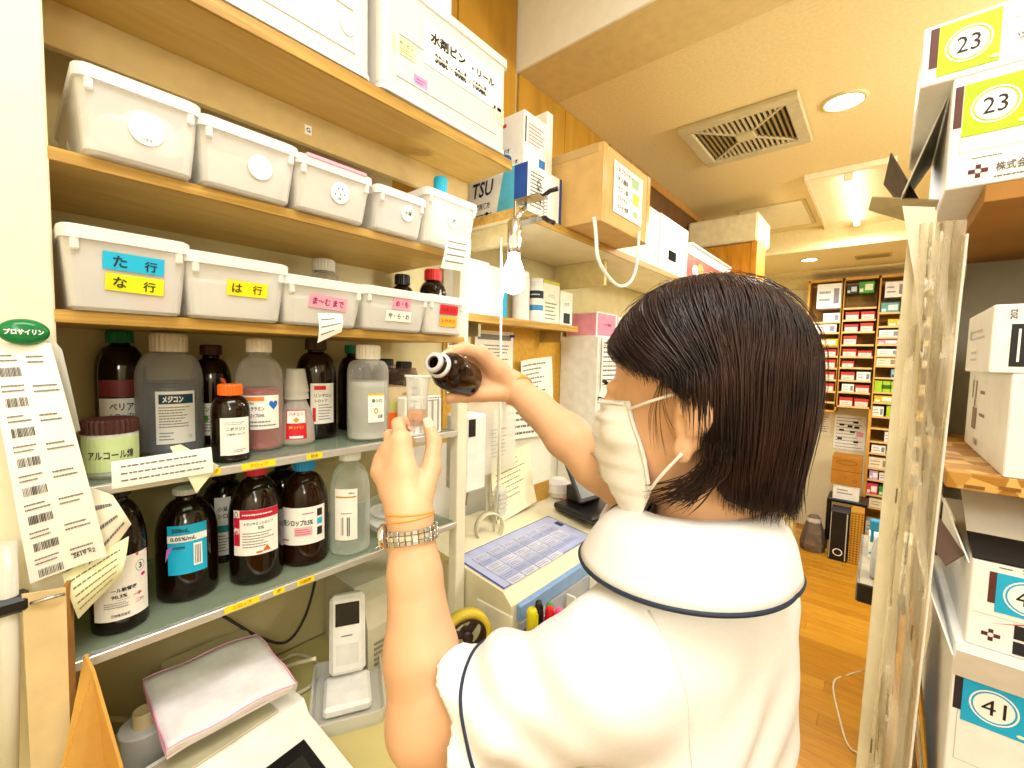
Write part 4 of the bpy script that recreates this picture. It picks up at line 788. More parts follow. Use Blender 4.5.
for r in range(6):
    for c in range(6):
        if r == 5 and c > 3: continue
        u = -.215+c*.068; v = .075-r*.034
        G().add([kf(*q, dd) for dd in (.0016, .0032) for q in ((u, v-.028), (u+.062, v-.028), (u+.062, v), (u, v))], [(0, 1, 2, 3), (4, 5, 6, 7), (0, 1, 5, 4), (1, 2, 6, 5), (2, 3, 7, 6), (3, 0, 4, 7)]).build('key', mat(('#c3c8de', '#d0d4e4', '#a9b2d6')[(r*5+c*3) % 3], .35), ks)
        decal('key_print', fine(u+.006, u+.056, v-.024, v-.006, 2, r*7+c, .3), mat('#7078a8', .5), ks, kf, .0036)
decal('display_patch', R2(.215, .24, .02, .06), mat('#2c3a6a', .4), ks, kf, .0018)
G().box(.150, .172, -.27, .38, .10, .138, .003).build('blue_strip', mat('#7fa6d8', .35), mc); G().box(.166, .175, -.27, .38, .02, .10, .002).build('clear_front', see('#b9bfcc', .4, '#dfe4ee', .1), mc)
G().box(.05, .165, -.291, -.284, .03, .12, .004).build('side_plate', mat('#f1edda', .4), mc)
for k in range(3): G().box(-.12+k*.05, -.10+k*.05, -.292, -.287, .168, .176, .001).build('latch', mat('#d8cc9a', .4), mc)
for k in range(5): G().box(.168, .2, -.2+k*.12, -.195+k*.12, .0, .09).build('paper_slip', PAPER, mc) if k < 4 else None
# tape dispenser, pen cup
td = thing('tape_dispenser', 'white tape dispenser holding a roll of yellow tape on a dark brown core', 'dispenser', (-.672, .612, MZ), -.5)
G().box(-.045, .03, -.05, .05, 0, .05, .008).build('base', mat('#efeee6', .4), td); G().prism([(-.05, .045), (.0, .045), (.0, .10), (-.03, .10), (-.05, .085)], lambda u, v, d: (d, u, v), .028, .04).build('side_cheek', mat('#efeee6', .4), td)
RM = Matrix.Translation((0, .03, .10)) @ Matrix.Rotation(PI/2, 4, 'Y')
G().lathe([(.042, -.012), (.055, -.012), (.055, .012), (.042, .012), (.042, -.012)], 40, M=RM, cap=False).build('tape_roll', mat('#e0c83a', .35), td)
G().lathe([(.036, -.013), (.0415, -.013), (.0415, .013), (.036, .013), (.036, -.013)], 32, M=RM, cap=False).build('core_ring', mat('#3a1d16', .4), td); co = G().lathe([(0, -.014), (.012, -.014), (.012, .014), (0, .014)], 16, M=RM); 
for k in range(3):
    a = k*2*PI/3+.4; co.box(.008, .038, -.006, .006, -.008, .008, .002, M=RM @ Matrix.Rotation(a, 4, 'Z'))
co.build('hub', mat('#2c1410', .4), td)
pc = thing('pen_cup', 'dark rimmed pen cup full of marker pens beside the sleeve', 'cup', (-.538, .757, MZ)); G().lathe([(0, 0), (.04, 0), (.045, .09), (.047, .092), (.045, .094), (.041, .09), (.037, .006), (0, .006)], 28, cap=False).build('cup', mat('#2a2a2a', .4), pc)
pens = [('yellow highlighter pen', '#e8e01a', -.022, -.028, .155, .011, .03, -.05), ('black felt pen', '#1c1c1e', -.01, -.012, .165, .008, .0, .0), ('red marker pen', '#e0182c', -.004, .008, .15, .009, .08, .05), ('white pen with a dark red stripe', '#f2efe8', .018, -.006, .135, .009, .16, -.02), ('pink marker pen', '#f05aa0', .01, .02, .145, .008, .1, .12), ('green capped pen', '#12a04a', -.018, .022, .14, .008, .0, .2), ('blue marker pen', '#1f3fd0', .02, .022, .135, .010, .2, .3), ('purple pen', '#c02f8a', -.024, .01, .13, .007, -.05, .1)]
for nm, c, x, y, l, r, tx, ty in pens:
    p = thing('marker_pen', nm+' standing in the dark pen cup', 'pen', (-.538+x*.7, .757+y*.7, MZ+.008), rot=(-ty, tx, 0), group='pens in the dark cup')
    G().lathe([(0, 0), (r*.8, 0), (r, .01), (r, l*.62), (r*.9, l*.62)], 14).build('barrel', mat(c if 'capped' not in nm else '#f0f0ea', .4), p); G().lathe([(r*1.08, l*.6), (r*1.1, l*.95), (r*.8, l), (0, l)], 14).build('cap', mat(c, .35), p); G().box(r*.9, r*1.5, -.002, .002, l*.66, l*.96, .001).build('clip', mat(c, .35), p)
    if 'stripe' in nm: G().box(r*1.02, r*1.2, -.005, .005, .02, l*.55, .001).build('stripe', mat('#7a1a1a', .4), p)
# tablet on a stand at the far end of the machine
tb = thing('tablet', 'black tablet leaning on a stand on the far end of the cream machine', 'tablet', (-.73, 1.285, MZ+.222), -.2); 
TM = Matrix.Translation((-.0, 0, .09)) @ Matrix.Rotation(-.55, 4, 'Y')
G().box(-.006, .006, -.10, .10, -.08, .08, .004, M=TM).build('case', BLACK, tb); G().box(.006, .0068, -.088, .088, -.066, .068, M=TM).build('screen', mat('#7f8488', .12, .25, 5, col2='#9aa0a6'), tb); G().box(.0068, .0076, .03, .085, -.066, -.045, M=TM).build('screen_label', mat('#e8e8ee', .4), tb); G().box(-.07, .11, -.11, .11, -.02, .0, .006).build('stand_base', BLACK, tb); G().box(-.07, -.0, -.05, .05, .0, .05, .004).build('stand_back', DARK, tb); G().box(.09, .10, .06, .11, .0, .012, .002).build('orange_tab', ORANGE, tb)
G().box(-.07, .10, -.10, .10, -.03, -.02, .002).build('foot_pad', DARK, tb)
wp = thing('red_white_bundle', 'crumpled red and white plastic bundle behind the tablet', 'bundle', (-.885, 1.32, MZ+.19)); rn = random.Random(9)
G().lathe([(0, 0), (.035, .01), (.048, .03), (.042, .06), (.025, .075), (0, .08)], 11, smooth=False).build('white_bag', mat('#f0ece6', .4), wp); G().lathe([(.035, .0), (.045, .02), (.042, .04), (.03, .02)], 9, M=Matrix.Translation((.02, .02, 0)), smooth=False).build('red_wrap', mat('#c9405a', .5, .4, 60, col2='#f0dcd8'), wp); None
yf = thing('yellow_folder', 'yellow file folder stuck upright between the steel post and the machine', 'folder', (-.90, .713, MZ), PI/2); G().box(-.004, .004, -.06, .06, 0, .20, .001).build('cover', mat('#e9cf2a', .5), yf); G().box(-.012, -.006, -.06, .06, 0, .18).build('papers', PAPER, yf)
# ================================================================ things on the worktop under the glass shelves
GRY = mat('#cfc9ae', .45, .04)
pr_ = thing('printer_unit', 'grey beige printer housing under the lower glass shelf by the steel post', 'printer', (-.945, .585, MZ)); 
G().prism([(-.075, 0), (.12, 0), (.12, .10), (.10, .155), (.06, .175), (-.075, .175)], lambda u, v, d: (u, d, v), -.085, .112).build('housing', GRY, pr_)
for k in range(5): G().box(.1195, .1225, -.07, .10, .012+k*.012, .017+k*.012).build('slot', mat('#8a856c', .5), pr_)
ir = thing('card_reader', 'white handheld terminal with a small dark screen propped in a tray', 'reader', (-.825, .452, MZ+.005), -.5)
RM2 = Matrix.Translation((0, 0, .03)) @ Matrix.Rotation(-.28, 4, 'Y')
G().box(-.018, .018, -.036, .036, .0, .155, .008, M=RM2).build('body', mat('#f2f1ea', .35), ir); G().box(.0182, .0195, -.024, .024, .095, .14, .001, M=RM2).build('screen', mat('#1d1a18', .15), ir); decal('lettering', fine(-.012, .012, -.004, .004, 1, 3), GREYINK, ir, lambda u, v, d=0: tuple(RM2 @ Vector((.0186, u, .075+v)))); G().box(.0180, .0188, -.022, .022, .02, .06, .0003, M=RM2).build('lower_panel', mat('#e6e5de', .4), ir); G().box(-.01, .085, -.045, .045, .0, .022, .006).build('base', mat('#f4f3ec', .35), ir)
ty = thing('clear_tray', 'shallow clear plastic tray under the white terminal', 'tray', (-.795, .437, MZ), -.5); G().rloft([(0, .085, .065, .012), (.03, .09, .07, .014), (.03, .086, .066, .012), (.003, .082, .062, .01)], 3).build('shell', CLEARPL, ty)
for k, (pts, r, m, lb) in enumerate((([(-1.0, .345, .88), (-.96, .34, .882), (-.94, .35, .90), (-.90, .36, .93), (-.84, .39, .96)], .004, mat('#d8d0b0', .5), 'thick beige cable running up to the white terminal'), ([(-1.02, .34, .876), (-.95, .335, .876), (-.89, .345, .876), (-.88, .40, .876), (-.93, .44, .876), (-1.0, .42, .876), (-.99, .36, .876), (-.92, .36, .876)], .0045, mat('#d8d0b0', .5), 'beige cable lying in a loop on the worktop behind the towel'), ([(-1.03, .20, 1.10), (-1.0, .27, 1.04), (-.96, .33, .98), (-.95, .38, .95), (-.97, .43, .98), (-1.0, .47, 1.05)], .003, mat('#2c2a24', .5), 'thin black cable drooping under the lower glass shelf'), ([(-1.03, .05, .90), (-1.01, .08, .93), (-.985, .12, .92), (-1.0, .16, .877)], .005, mat('#c9c09a', .5), 'grey cable arching beside the rolled plastic bag'))):
    tag(G().tube(smooth_path(pts), r, 7).build('cable', m), lb, 'cable')
bp = thing('payment_terminal', 'white desktop terminal with a large black screen below the folded towel', 'terminal', (-.655, .20, MZ), .12)
g = G(); g.prism([(-.13, 0), (.17, 0), (.17, .03), (-.05, .085), (-.065, .105), (-.13, .105)], lambda u, v, d: (u, d, v), -.13, .13); g.build('housing', mat('#f0efe6', .35), bp)
def ts(u, v, d=0): x = .06+u; return (x, v, .085-(x+.05)*(.055/.22)+d)
sgr = G(); sgr.add([ts(u, v, d) for d in (.0005, .003) for u, v in ((-.075, -.10), (.105, -.10), (.105, .10), (-.075, .10))], [(0, 1, 2, 3), (4, 5, 6, 7), (0, 1, 5, 4), (1, 2, 6, 5), (2, 3, 7, 6), (3, 0, 4, 7)]); scn = sgr.build('screen', mat('#0d0d0e', .25), bp); decal('display', [([(-.055, -.085), (.09, -.085), (.09, .085), (-.055, .085)], [(0, 1, 2, 3)])], mat('#23231f', .3), scn, ts, .0034)
G().box(-.12, -.07, -.115, .09, .1045, .109, .003).build('paper_cover', mat('#b9b394', .4), bp); G().tube([(-.128, -.12, .098), (-.128, .12, .098)], .006, 8).build('hinge', LGREY, bp)
tw = thing('folded_towel', 'white folded towel with a thin pink border lying over a yellowed box', 'towel', (-.825, .222, MZ+.1365), -.02)
for k in range(3):
    z = k*.006; o = .003*k
    g = G(); n = 14
    tp_ = [(-.095+.19*i/n+o, -.09+.175*j/n, z+.005+.0025*math.sin(i*.9+k)*math.cos(j*.7)-.012*max(0, (abs(j-n/2)/n*2-.75))*1.2) for j in range(n+1) for i in range(n+1)]
    bt = [(x, y, zz-.005) for x, y, zz in tp_]; N1 = n+1; fs = [(j*N1+i, j*N1+i+1, (j+1)*N1+i+1, (j+1)*N1+i) for j in range(n) for i in range(n)]
    rim = [i for i in range(n)]+[j*N1+n for j in range(n)]+[n*N1+i for i in range(n, 0, -1)]+[j*N1 for j in range(n, 0, -1)]
    q = len(tp_); g.add(tp_+bt, fs+[tuple(q+a for a in f) for f in fs]+[(rim[i], rim[(i+1) % len(rim)], q+rim[(i+1) % len(rim)], q+rim[i]) for i in range(len(rim))], True); g.build('fold', mat('#faf6f4', .9, .03, 80, .1), tw)
    G().tube([Vector(tp_[i])+Vector((0, 0, .0006)) for i in rim], .0012, 5, closed=True).build('pink_border', mat('#f3b4cb', .8), tw)
yx = thing('yellowed_box', 'yellowed cardboard box under the folded towel', 'box', (-.895, .24, MZ), 0); G().box(-.09, .085, -.07, .07, 0, .131, .003).build('carton', mat('#ded3a0', .6), yx)
rl = thing('bag_roll', 'roll of translucent grey plastic bags standing beside the towel', 'roll', (-.855, .125, MZ)); RR = Matrix.Rotation(.12, 4, 'Y'); G().lathe([(.0, 0), (.03, .0), (.032, .004), (.032, .115), (.031, .117), (.012, .117)], 40, cap=False, smooth=False).build('bags', see('#d9d9d2', .25, '#eeeeea', .3, noise=.3), rl); G().lathe([(.012, 0), (.014, 0), (.014, .14), (.012, .14), (.012, 0)], 20, cap=False).build('core', mat('#cdb98a', .7), rl)

# ================================================================ at the cream post: badge, receipts, carton, tube
bd = thing('green_badge', 'glossy green oval magnet badge with white lettering holding the receipts to the post', 'badge', at(24, 332, X=-.735)); 
G().lathe([(0, .009), (.010, .0085), (.0175, .006), (.0205, .002), (.0205, 0), (0, 0)], 40, M=Matrix.Rotation(PI/2, 4, 'Y') @ Matrix.Scale(.72, 4, (1, 0, 0)) @ Matrix.Scale(.98, 4, (0, 1, 0))).build('body', mat('#0e7a3e', .2), bd); decal('lettering', T('プロサイリン', w=.030, h=.0062, bold=.04), STK, bd, lambda u, v, d=0: (.0098-.0000-u*u*9, u, v))
t, mp, pg_ = note('long white strip of printed receipts with barcodes hanging from the green badge', [(-14, 343), (50, 343), (105, 552), (30, 582)], -.742, 0, curl=.02, name='receipt_strip')
rn = random.Random(4); sh_ = []; bb = []
for k in range(8):
    v = .91-k*.122
    bb.append(bars(.12, .44, v-.045, v-.008, 16, k)); sh_ += [fine(.1, .45, v+.01, v+.05, 2, k), fine(.55, .95, v+.0, v+.045, 2, k+20)]
decal('barcode', bb, INK, pg_, mp, .001); decal('fine_print', sh_, GREYINK, pg_, mp, .001); decal('lettering', T('2619 ×2', w=.3, h=.022, u=.72, v=.055), INK, pg_, mp, .001)
note('crumpled cream paper slip sticking out behind the receipt strip', [(85, 485), (112, 494), (130, 522), (84, 590)], -.752, 3, mat('#f3eed4', .8), curl=.012)
note('yellowish paper slip with the torn tip below the cream slip', [(62, 575), (128, 535), (118, 575), (78, 618)], -.747, 5, mat('#e9e8b8', .8), curl=.012)
note('clear plastic sleeve showing along the edge of the receipts', [(46, 330), (62, 350), (80, 430), (60, 440)], -.75, 0, CLEARPL)
cb = thing('torn_carton', 'torn open tan cardboard carton with one bent flap under the receipts', 'carton', (-.70, .055, MZ)); CBM = mat('#d8c08c', .8, .08, 20, .08); CBI = mat('#a9752c', .8, .1, 20)
A, B = at(22, 595, X=-.715), at(66, 588, X=-.72)
o_ = Vector((-.70, .055, MZ))
def slab(pts, th, nm, m):
    g = G(); n = len(pts); N = (Vector(pts[1])-Vector(pts[0])).cross(Vector(pts[2])-Vector(pts[1])).normalized()*th
    P = [Vector(p)-o_ for p in pts]; g.add(P+[p+N for p in P], [tuple(range(n)), tuple(range(n, 2*n))]+[(i, (i+1) % n, n+(i+1) % n, n+i) for i in range(n)]); return g.build(nm, m, cb)
slab([A, B, Vector((B.x, B.y-.004, MZ)), Vector((A.x, A.y, MZ))], .004, 'front_panel', CBM)
slab([B, B+Vector((-.03, .008, .0)), Vector((B.x-.03, B.y+.004, MZ)), Vector((B.x, B.y-.004, MZ))], .004, 'side_panel', CBI)
C1 = at(84, 655, X=-.735); C2 = at(92, 672, X=-.70); C3 = at(120, 768, X=-.66); C4 = at(60, 775, X=-.665); C5 = at(101, 700, X=-.685); C6 = at(111, 733, X=-.67)
slab([C1, C2, C3, Vector((C3.x, C3.y, MZ)), Vector((-.70, .02, MZ)), C4], .003, 'bent_flap', mat('#d2a04a', .8, .08, 20, .08))
pp = thing('clear_tube', 'long clear plastic tube with a black clip hanging against the cream post', 'tube', at(10, 560, X=-.73)); z0 = pp.location.z
G().tube([(0, -.002, .02), (.004, -.004, -.11), (.01, -.01, -.25)], .0085, 14).build('tube', see('#eceade', .4, '#f6f4ea', .15), pp); G().box(-.013, .017, -.019, .013, -.058, -.04, .004).build('clip', BLACK, pp); G().tube([(.016, .013, -.05), (.02, .03, -.048), (.016, .04, -.05)], .002, 6).build('clip_wire', STEEL, pp)
# ================================================================ far wall: shelves full of medicine packs
YS = 4.80
fsu = thing('wall_shelves', 'tall honey coloured pigeonhole shelves covering the far wall', 'shelves', (0, 0, 0))
FW_ = mat('#d9a748', .5, .1, 6, .04, stretch=(3, 3, .6), kind='wood', col2='#c08a2c'); FB = mat('#b98b3c', .6, .08)
cols = {'first': (-.535, -.30), 'middle': (-.282, -.062), 'third': (-.04, .185), 'fourth': (.205, .45)}
zb = {'first': 1.15, 'middle': 1.20, 'third': .0, 'fourth': .0}
for n_, (a, b) in cols.items():
    for x in ((a-.018, a) if n_ == 'first' else (a-.022, a), (b, b+.012)) if n_ in ('first', 'fourth') else ((a-.022, a), (b, b+.012)):
        G().box(x[0], x[1], YS, YB-.001, zb[n_], 2.33, .001).build('upright', FW_, fsu)
    G().box(a, b, YB-.012, YB-.002, zb[n_], 2.33).build('back_board', FB, fsu); G().box(a-.02, b+.012, YS, YB, 2.312, 2.335).build('top_board', FW_, fsu)
    G().box(a-.02, b+.012, YS, YB-.012, zb[n_], zb[n_]+.014).build('bottom_board', FW_, fsu)
ORD = ['top', 'second', 'third', 'fourth', 'fifth', 'sixth', 'seventh', 'eighth', 'ninth', 'tenth', 'eleventh', 'twelfth', 'thirteenth', 'fourteenth', 'fifteenth', 'sixteenth', 'seventeenth', 'eighteenth', 'nineteenth']
RO = ('#c8331f', 'red orange', '#f0e2d2'); WH = ('#f4f2ea', 'white', '#8a8a92'); YE = ('#e8b81e', 'yellow', '#fbf6e2'); LI = ('#a9cf1a', 'lime green', '#3a6a1a'); GRN = ('#3f9a3a', 'green', '#e4f0c8'); DK = ('#2c3340', 'dark', '#c9d4d4'); TE = ('#5fa8a0', 'teal', '#d8ecea'); PK = ('#ee8aa0', 'pink striped', '#fdf4f2'); LB = ('#8fb4c8', 'pale blue', '#2f4a66'); VI = ('#c9b4d4', 'lilac', '#f4eef6'); RD = ('#d84a5a', 'red striped', '#f2f2ee'); CR = ('#efe6c8', 'cream', '#9a8a5a')
def row(col, idx, z, items, nxt):
    a, b = cols[col]; W = b-a
    if idx: G().box(a, b, YS+.002, YB-.012, z-.012, z).build('shelf_board', FW_, fsu); G().box(a, b, YS-.002, YS+.002, z-.013, z+.003).build('price_rail', mat('#e0bd78', .5), fsu)
    cnt = {}
    for it in items: cnt[it[2][1]] = cnt.get(it[2][1], 0)+1
    seen = {}
    for f0, f1, c, hh, *o in items:
        k = seen.get(c[1], 0); seen[c[1]] = k+1
        pos_ = '' if cnt[c[1]] == 1 else (', inner one', ', outer one', ', last one')[k]
        t, X, Y, wx, wy, h = carton('medicine_pack', f'{c[1]} medicine pack on the {ORD[idx]} level of the {col} far wall column{pos_}', 'box', a+W*f0+.002, a+W*f1-.002, YS+(o[0] if o else .012), YS+.16, z+.0005, z+(nxt-z-.016)*hh, mat(c[0], .5), group='medicine packs on the far wall shelves', b=.001)
        if c in (WH, CR): decal('print', [fine(-wy*.4, wy*.1, -h*.3, h*.3, 2, int(f0*9)+idx), R2(wy*.2, wy*.42, -h*.32, h*.3)], mat(c[2], .6), t, Y)
        elif c is RO: decal('pale_front', [R2(-wy*.44, wy*.44, -h*.5, h*.12)], mat(c[2], .6), t, Y); decal('red_print', [fine(-wy*.3, wy*.3, -h*.4, -h*.05, 2, idx)], mat('#c8402c', .6), t, Y, .0006)
        elif c is LI: decal('dark_print', [R2(-wy*.2, wy*.2, -h*.2, h*.15)]+[R2(-wy*.02+q*wy*.33, q*wy*.33+wy*.02, -h*.5, h*.5) for q in (-.5, .5)], mat(c[2], .6), t, Y)
        else: decal('print', [R2(-wy*.1, wy*.42, -h*.28, h*.28), R2(-wy*.45, -wy*.2, -h*.4, -h*.1)], mat(c[2], .6), t, Y)
M_ = [2.195, 2.070, 1.967, 1.864, 1.752, 1.649, 1.553, 1.441, 1.338, 1.214]
mi = [[(.05, .40, DK, .75), (.42, .9, GRN, .95)], [], [(.06, .5, RO, .8), (.54, .98, RO, .8)], [(.04, .5, RO, .75), (.54, .96, RO, .85)], [(.04, .48, RO, .8)], [(.04, .5, RO, .75), (.52, .98, RO, .6)], [(.04, .45, RO, .7)], [(.04, .5, RO, .75), (.54, .98, WH, .8)], [(.1, .5, WH, .8), (.52, .98, RO, .75)], [(.04, .5, RO, .7), (.52, .98, RO, .65)]]
for i, it in enumerate(mi): row('middle', i, M_[i], it, M_[i-1] if i else 2.312)
L_ = [2.075, 1.955, 1.86, 1.74, 1.65, 1.545, 1.44, 1.335, 1.24]
li = [[(.22, .98, WH, .98, -.01)], [(.45, .98, WH, .75)], [(.18, .9, WH, .95)], [(.0, .98, YE, .6, -.02)], [(.0, .4, WH, .8), (.45, .95, RO, .85)], [(.4, .95, RO, .85)], [(.42, .95, RO, .8)], [(.4, .95, RO, .8)], []]
for i, it in enumerate(li): row('first', i, L_[i], it, L_[i-1] if i else 2.312)
R_ = [2.145, 2.020, 1.905, 1.815, 1.755, 1.66, 1.575, 1.475, 1.352, 1.265, 1.145, 1.045, .93, .83, .70, .60, .47, .36, .12]
ri = [[(.1, .68, WH, .85), (.75, .98, CR, .85)], [(.02, .55, TE, .75), (.58, .98, YE, .95)], [(.25, .98, YE, .6)], [(.02, .62, WH, .8), (.66, .98, DK, .9)], [(.0, .6, PK, .9), (.66, .98, WH, .8)], [(.0, .66, WH, .7), (.68, .98, PK, .7)], [(.0, .6, CR, .95), (.62, .98, YE, .9)], [(.45, .95, LB, .85)], [(.0, .72, LI, .9)], [(.02, .62, YE, .8), (.68, .98, WH, .8)], [(.0, .34, WH, .8), (.4, .95, LI, .9)], [(.55, .95, WH, .9)], [(.4, .68, WH, .9), (.7, .98, WH, .9)], [(.05, .48, WH, .8), (.52, .95, CR, .8)], [(.0, .6, CR, .8), (.62, .98, WH, 1.0, -.03)], [(.05, .32, VI, .9), (.34, .6, WH, .8), (.62, .9, VI, .9)], [(.0, .34, RD, .8), (.36, .7, GRN, .7), (.72, .98, RD, .8)], [(.1, .8, CR, .8)], [(.05, .5, WH, .5), (.52, .95, YE, .4)]]
for i, it in enumerate(ri): row('third', i, R_[i], it, R_[i-1] if i else 2.312)
for i in range(0, 19, 2): row('fourth', i, R_[i], [(.05, .5, (WH, YE, CR)[i % 3], .7)], R_[max(i-1, 0)] if i else 2.312)
# notice sheet, boxes and bags on the floor by the far wall
po = thing('notice_poster', 'white notice with small dark pictures taped under the middle far wall column', 'poster', (-.19, YB-.004, .95)); G().box(-.115, .115, -.001, .001, -.16, .16).build('sheet', PAPER, po)
rn = random.Random(2); decal('pictures', [R2(u-.018, u+.018, v-.010, v+.010) for u, v in ((.04, .10), (-.06, .07), (.0, .06), (.05, .055), (-.06, .02), (.02, .01), (-.07, -.06), (.05, -.08))], INK, po, fy(-.001, 0, 0), .0006); decal('fine_print', [fine(-.1, .1, -.15, .15, 10, 4, .2)], GREYINK, po, fy(-.001, 0, 0)); decal('pink_patch', R2(.05, .1, -.03, .01), PINK, po, fy(-.001, 0, 0), .0008)
po2 = thing('notice_poster', 'smaller pale notice taped beside the picture notice on the far wall', 'poster', (-.40, YB-.004, 1.02)); G().box(-.07, .07, -.001, .001, -.12, .12).build('sheet', mat('#f2ead2', .7), po2); decal('fine_print', fine(-.05, .05, -.09, .09, 8, 2), GREYINK, po2, fy(-.001, 0, 0))
BRN = mat('#b5791f', .7, .08, 14)
st0 = thing('black_stool', 'low black stand by the far wall carrying a white box and a brown carton', 'stand', (-.16, 4.66, 0)); G().box(-.13, .14, -.13, .13, .415, .44, .003).build('top', BLACK, st0)
for x in (-.12, .12):
    for y in (-.12, .12): G().box(x-.01, x+.01, y-.01, y+.01, 0, .415).build('leg', BLACK, st0)
t, X, Y, wx, wy, h = carton('white_box', 'white carton between the black stand and the brown carton', 'box', -.255, -.08, 4.56, 4.78, .4405, .565); decal('fine_print', fine(-.06, .05, -.02, .03, 2, 2), GREYINK, t, Y)
t, X, Y, wx, wy, h = carton('brown_carton', 'brown carton with curved flap print on top of the white box at the far wall', 'carton', -.275, -.075, 4.55, 4.78, .5655, .80, BRN); decal('flap_line', [R2(-.1, .1, .0, .004), E2(0, .075, .07, .02, .064, .016), E2(.06, -.07, .014, .014, .01, .01), R2(-.01, .01, -.05, -.045)], mat('#6e4510', .7), t, Y)
t, X, Y, wx, wy, h = carton('black_carton', 'black carton with a white ring mark standing on the floor', 'carton', -.245, -.125, 4.30, 4.50, .002, .40, mat('#17171a', .4)); decal('ring_mark', E2(0, -.13, .032, .03, .025, .023), STK, t, Y); decal('white_lines', [R2(-.056, -.052, -.19, .19), R2(.045, .052, -.19, .19)], LGREY, t, Y)
t, X, Y, wx, wy, h = carton('patterned_bag', 'tan and brown checked paper bag standing beside the black carton', 'bag', -.118, -.035, 4.33, 4.5, .002, .42, mat('#c8932c', .6)); decal('check_pattern', [([(u, v-.008), (u+.008, v), (u, v+.008), (u-.008, v)], [(0, 1, 2, 3)]) for u in (-.03, -.01, .01, .03) for v in [k*.02-.19 for k in range(20)]], mat('#7a5412', .6), t, Y)
jb = thing('grey_bag', 'crumpled dark grey bag slumped beside the black carton', 'bag', (-.362, 4.42, 0)); rn = random.Random(11); G().lathe([(0, 0), (.085, .0), (.095, .06), (.08, .16), (.055, .25), (.03, .30), (0, .31)], 9, smooth=False).build('body', mat('#7a6a5a', .7, .2, 20), jb); G().lathe([(.05, .22), (.06, .25), (.05, .28)], 9, smooth=False, cap=False).build('collar', mat('#c9bfae', .6), jb)
# cream drawer cabinet along the left wall
cbm = mat('#ead9a0', .45, .04); dcab = thing('drawer_cabinet', 'long cream drawer cabinet along the wall before the far corner', 'cabinet', (-.77, 3.15, 0)); G().box(-.28, .27, -.85, .85, .05, .93, .004).build('carcass', cbm, dcab); G().box(-.285, .295, -.86, .86, .93, .955, .004).build('top', mat('#f0e2b0', .4), dcab)
for i in range(4):
    for j in range(3):
        d = G().box(.27, .288, -.84+i*.42, -.43+i*.42, .08+j*.285, .355+j*.285, .003).build('drawer_front', mat('#f2e6ba', .4), dcab); G().box(.288, .30, -.70+i*.42, -.58+i*.42, .26+j*.285, .275+j*.285, .003).build('handle', mat('#8a5a14', .5), d)
t, X, Y, wx, wy, h = carton('cream_box', 'cream box with a dark clip standing on the drawer cabinet near the far corner', 'box', -.72, -.50, 3.35, 3.75, .956, 1.12, mat('#f2e4b4', .5)); decal('dark_mark', [R2(-.05, .0, .02, .035), R2(.05, .08, -.03, -.02)], DARK, t, X)
t, X, Y, wx, wy, h = carton('waste_bin', 'olive green bin hooked on the end of the drawer cabinet', 'bin', -.60, -.42, 4.02, 4.20, .35, .62, mat('#a8a04a', .5)) if False else (None,)*6
wbn = thing('waste_bin', 'cream floor bin with an olive liner past the drawer cabinet', 'bin', (-.56, 4.15, 0)); G().rloft([(0, .085, .1, .01), (.42, .10, .12, .012), (.42, .094, .114, .012), (.02, .08, .094, .01)], 3).build('shell', mat('#ecdca4', .45), wbn); G().rloft([(.36, .098, .118, .012), (.43, .104, .124, .012), (.44, .102, .122, .012), (.43, .092, .112, .01), (.3, .09, .11, .01)], 3, cap0=False, cap1=False).build('liner', mat('#9a943e', .5), wbn)

# ================================================================ desk with spray bottle, past the hanging sleeve
dk = thing('side_desk', 'grey desk with a dark rounded edge half hidden behind the hanging clear sleeve', 'desk', (.33, 2.38, 0)); G().box(-.35, .45, -.32, .30, .735, .76, .004).build('top', mat('#a79f8c', .5), dk); G().box(-.352, .45, -.325, -.315, .69, .762, .004).build('front_edge', mat('#26221e', .4), dk); G().box(-.357, -.349, -.32, .30, .69, .762, .004).build('end_edge', mat('#8d8678', .5), dk)
for y in (-.26, .24): G().box(-.29, -.25, y, y+.04, 0, .735).build('leg', GREY, dk); G().box(.38, .42, y, y+.04, 0, .735).build('leg', GREY, dk)
spb = thing('spray_bottle', 'white spray bottle with a blue trigger head and cyan liquid on the desk', 'bottle', (.05, 2.16, .7605)); G().lathe([(0, 0), (.036, 0), (.04, .01), (.04, .10), (.032, .14), (.016, .165), (.016, .18), (0, .18)], 24).build('body', see('#eef2f2', .5, '#f4f8f8', .25), spb); G().lathe([(0, .003), (.036, .003), (.037, .06), (0, .06)], 20).build('liquid', mat('#2aa4d0', .3), spb); G().box(-.05, .025, -.014, .014, .18, .225, .006).build('spray_head', mat('#2f9fd8', .4), spb); G().box(-.045, -.035, -.008, .008, .135, .185, .003).build('trigger', mat('#2f9fd8', .4), spb)
t, X, Y, wx, wy, h = carton('tissue_pack', 'white and blue tissue pack lying behind the spray bottle', 'pack', .0, .2, 2.36, 2.52, .7605, .86, mat('#f2f6f8', .5)); decal('blue_stripe', [poly2((-.1, -.03), (-.02, .05), (.02, .05), (-.06, -.03))], CYAN, t, Y)
tag(G().tube(smooth_path([(.10, 2.30, .004), (.0, 2.2, .004), (-.055, 2.38, .004), (-.09, 2.62, .004), (-.03, 2.75, .004), (.04, 2.72, .12), (.06, 2.69, .5)]), .004, 7).build('desk_cable', mat('#e9e0c4', .4)), 'pale cord curling over the wooden floor below the desk', 'cord')

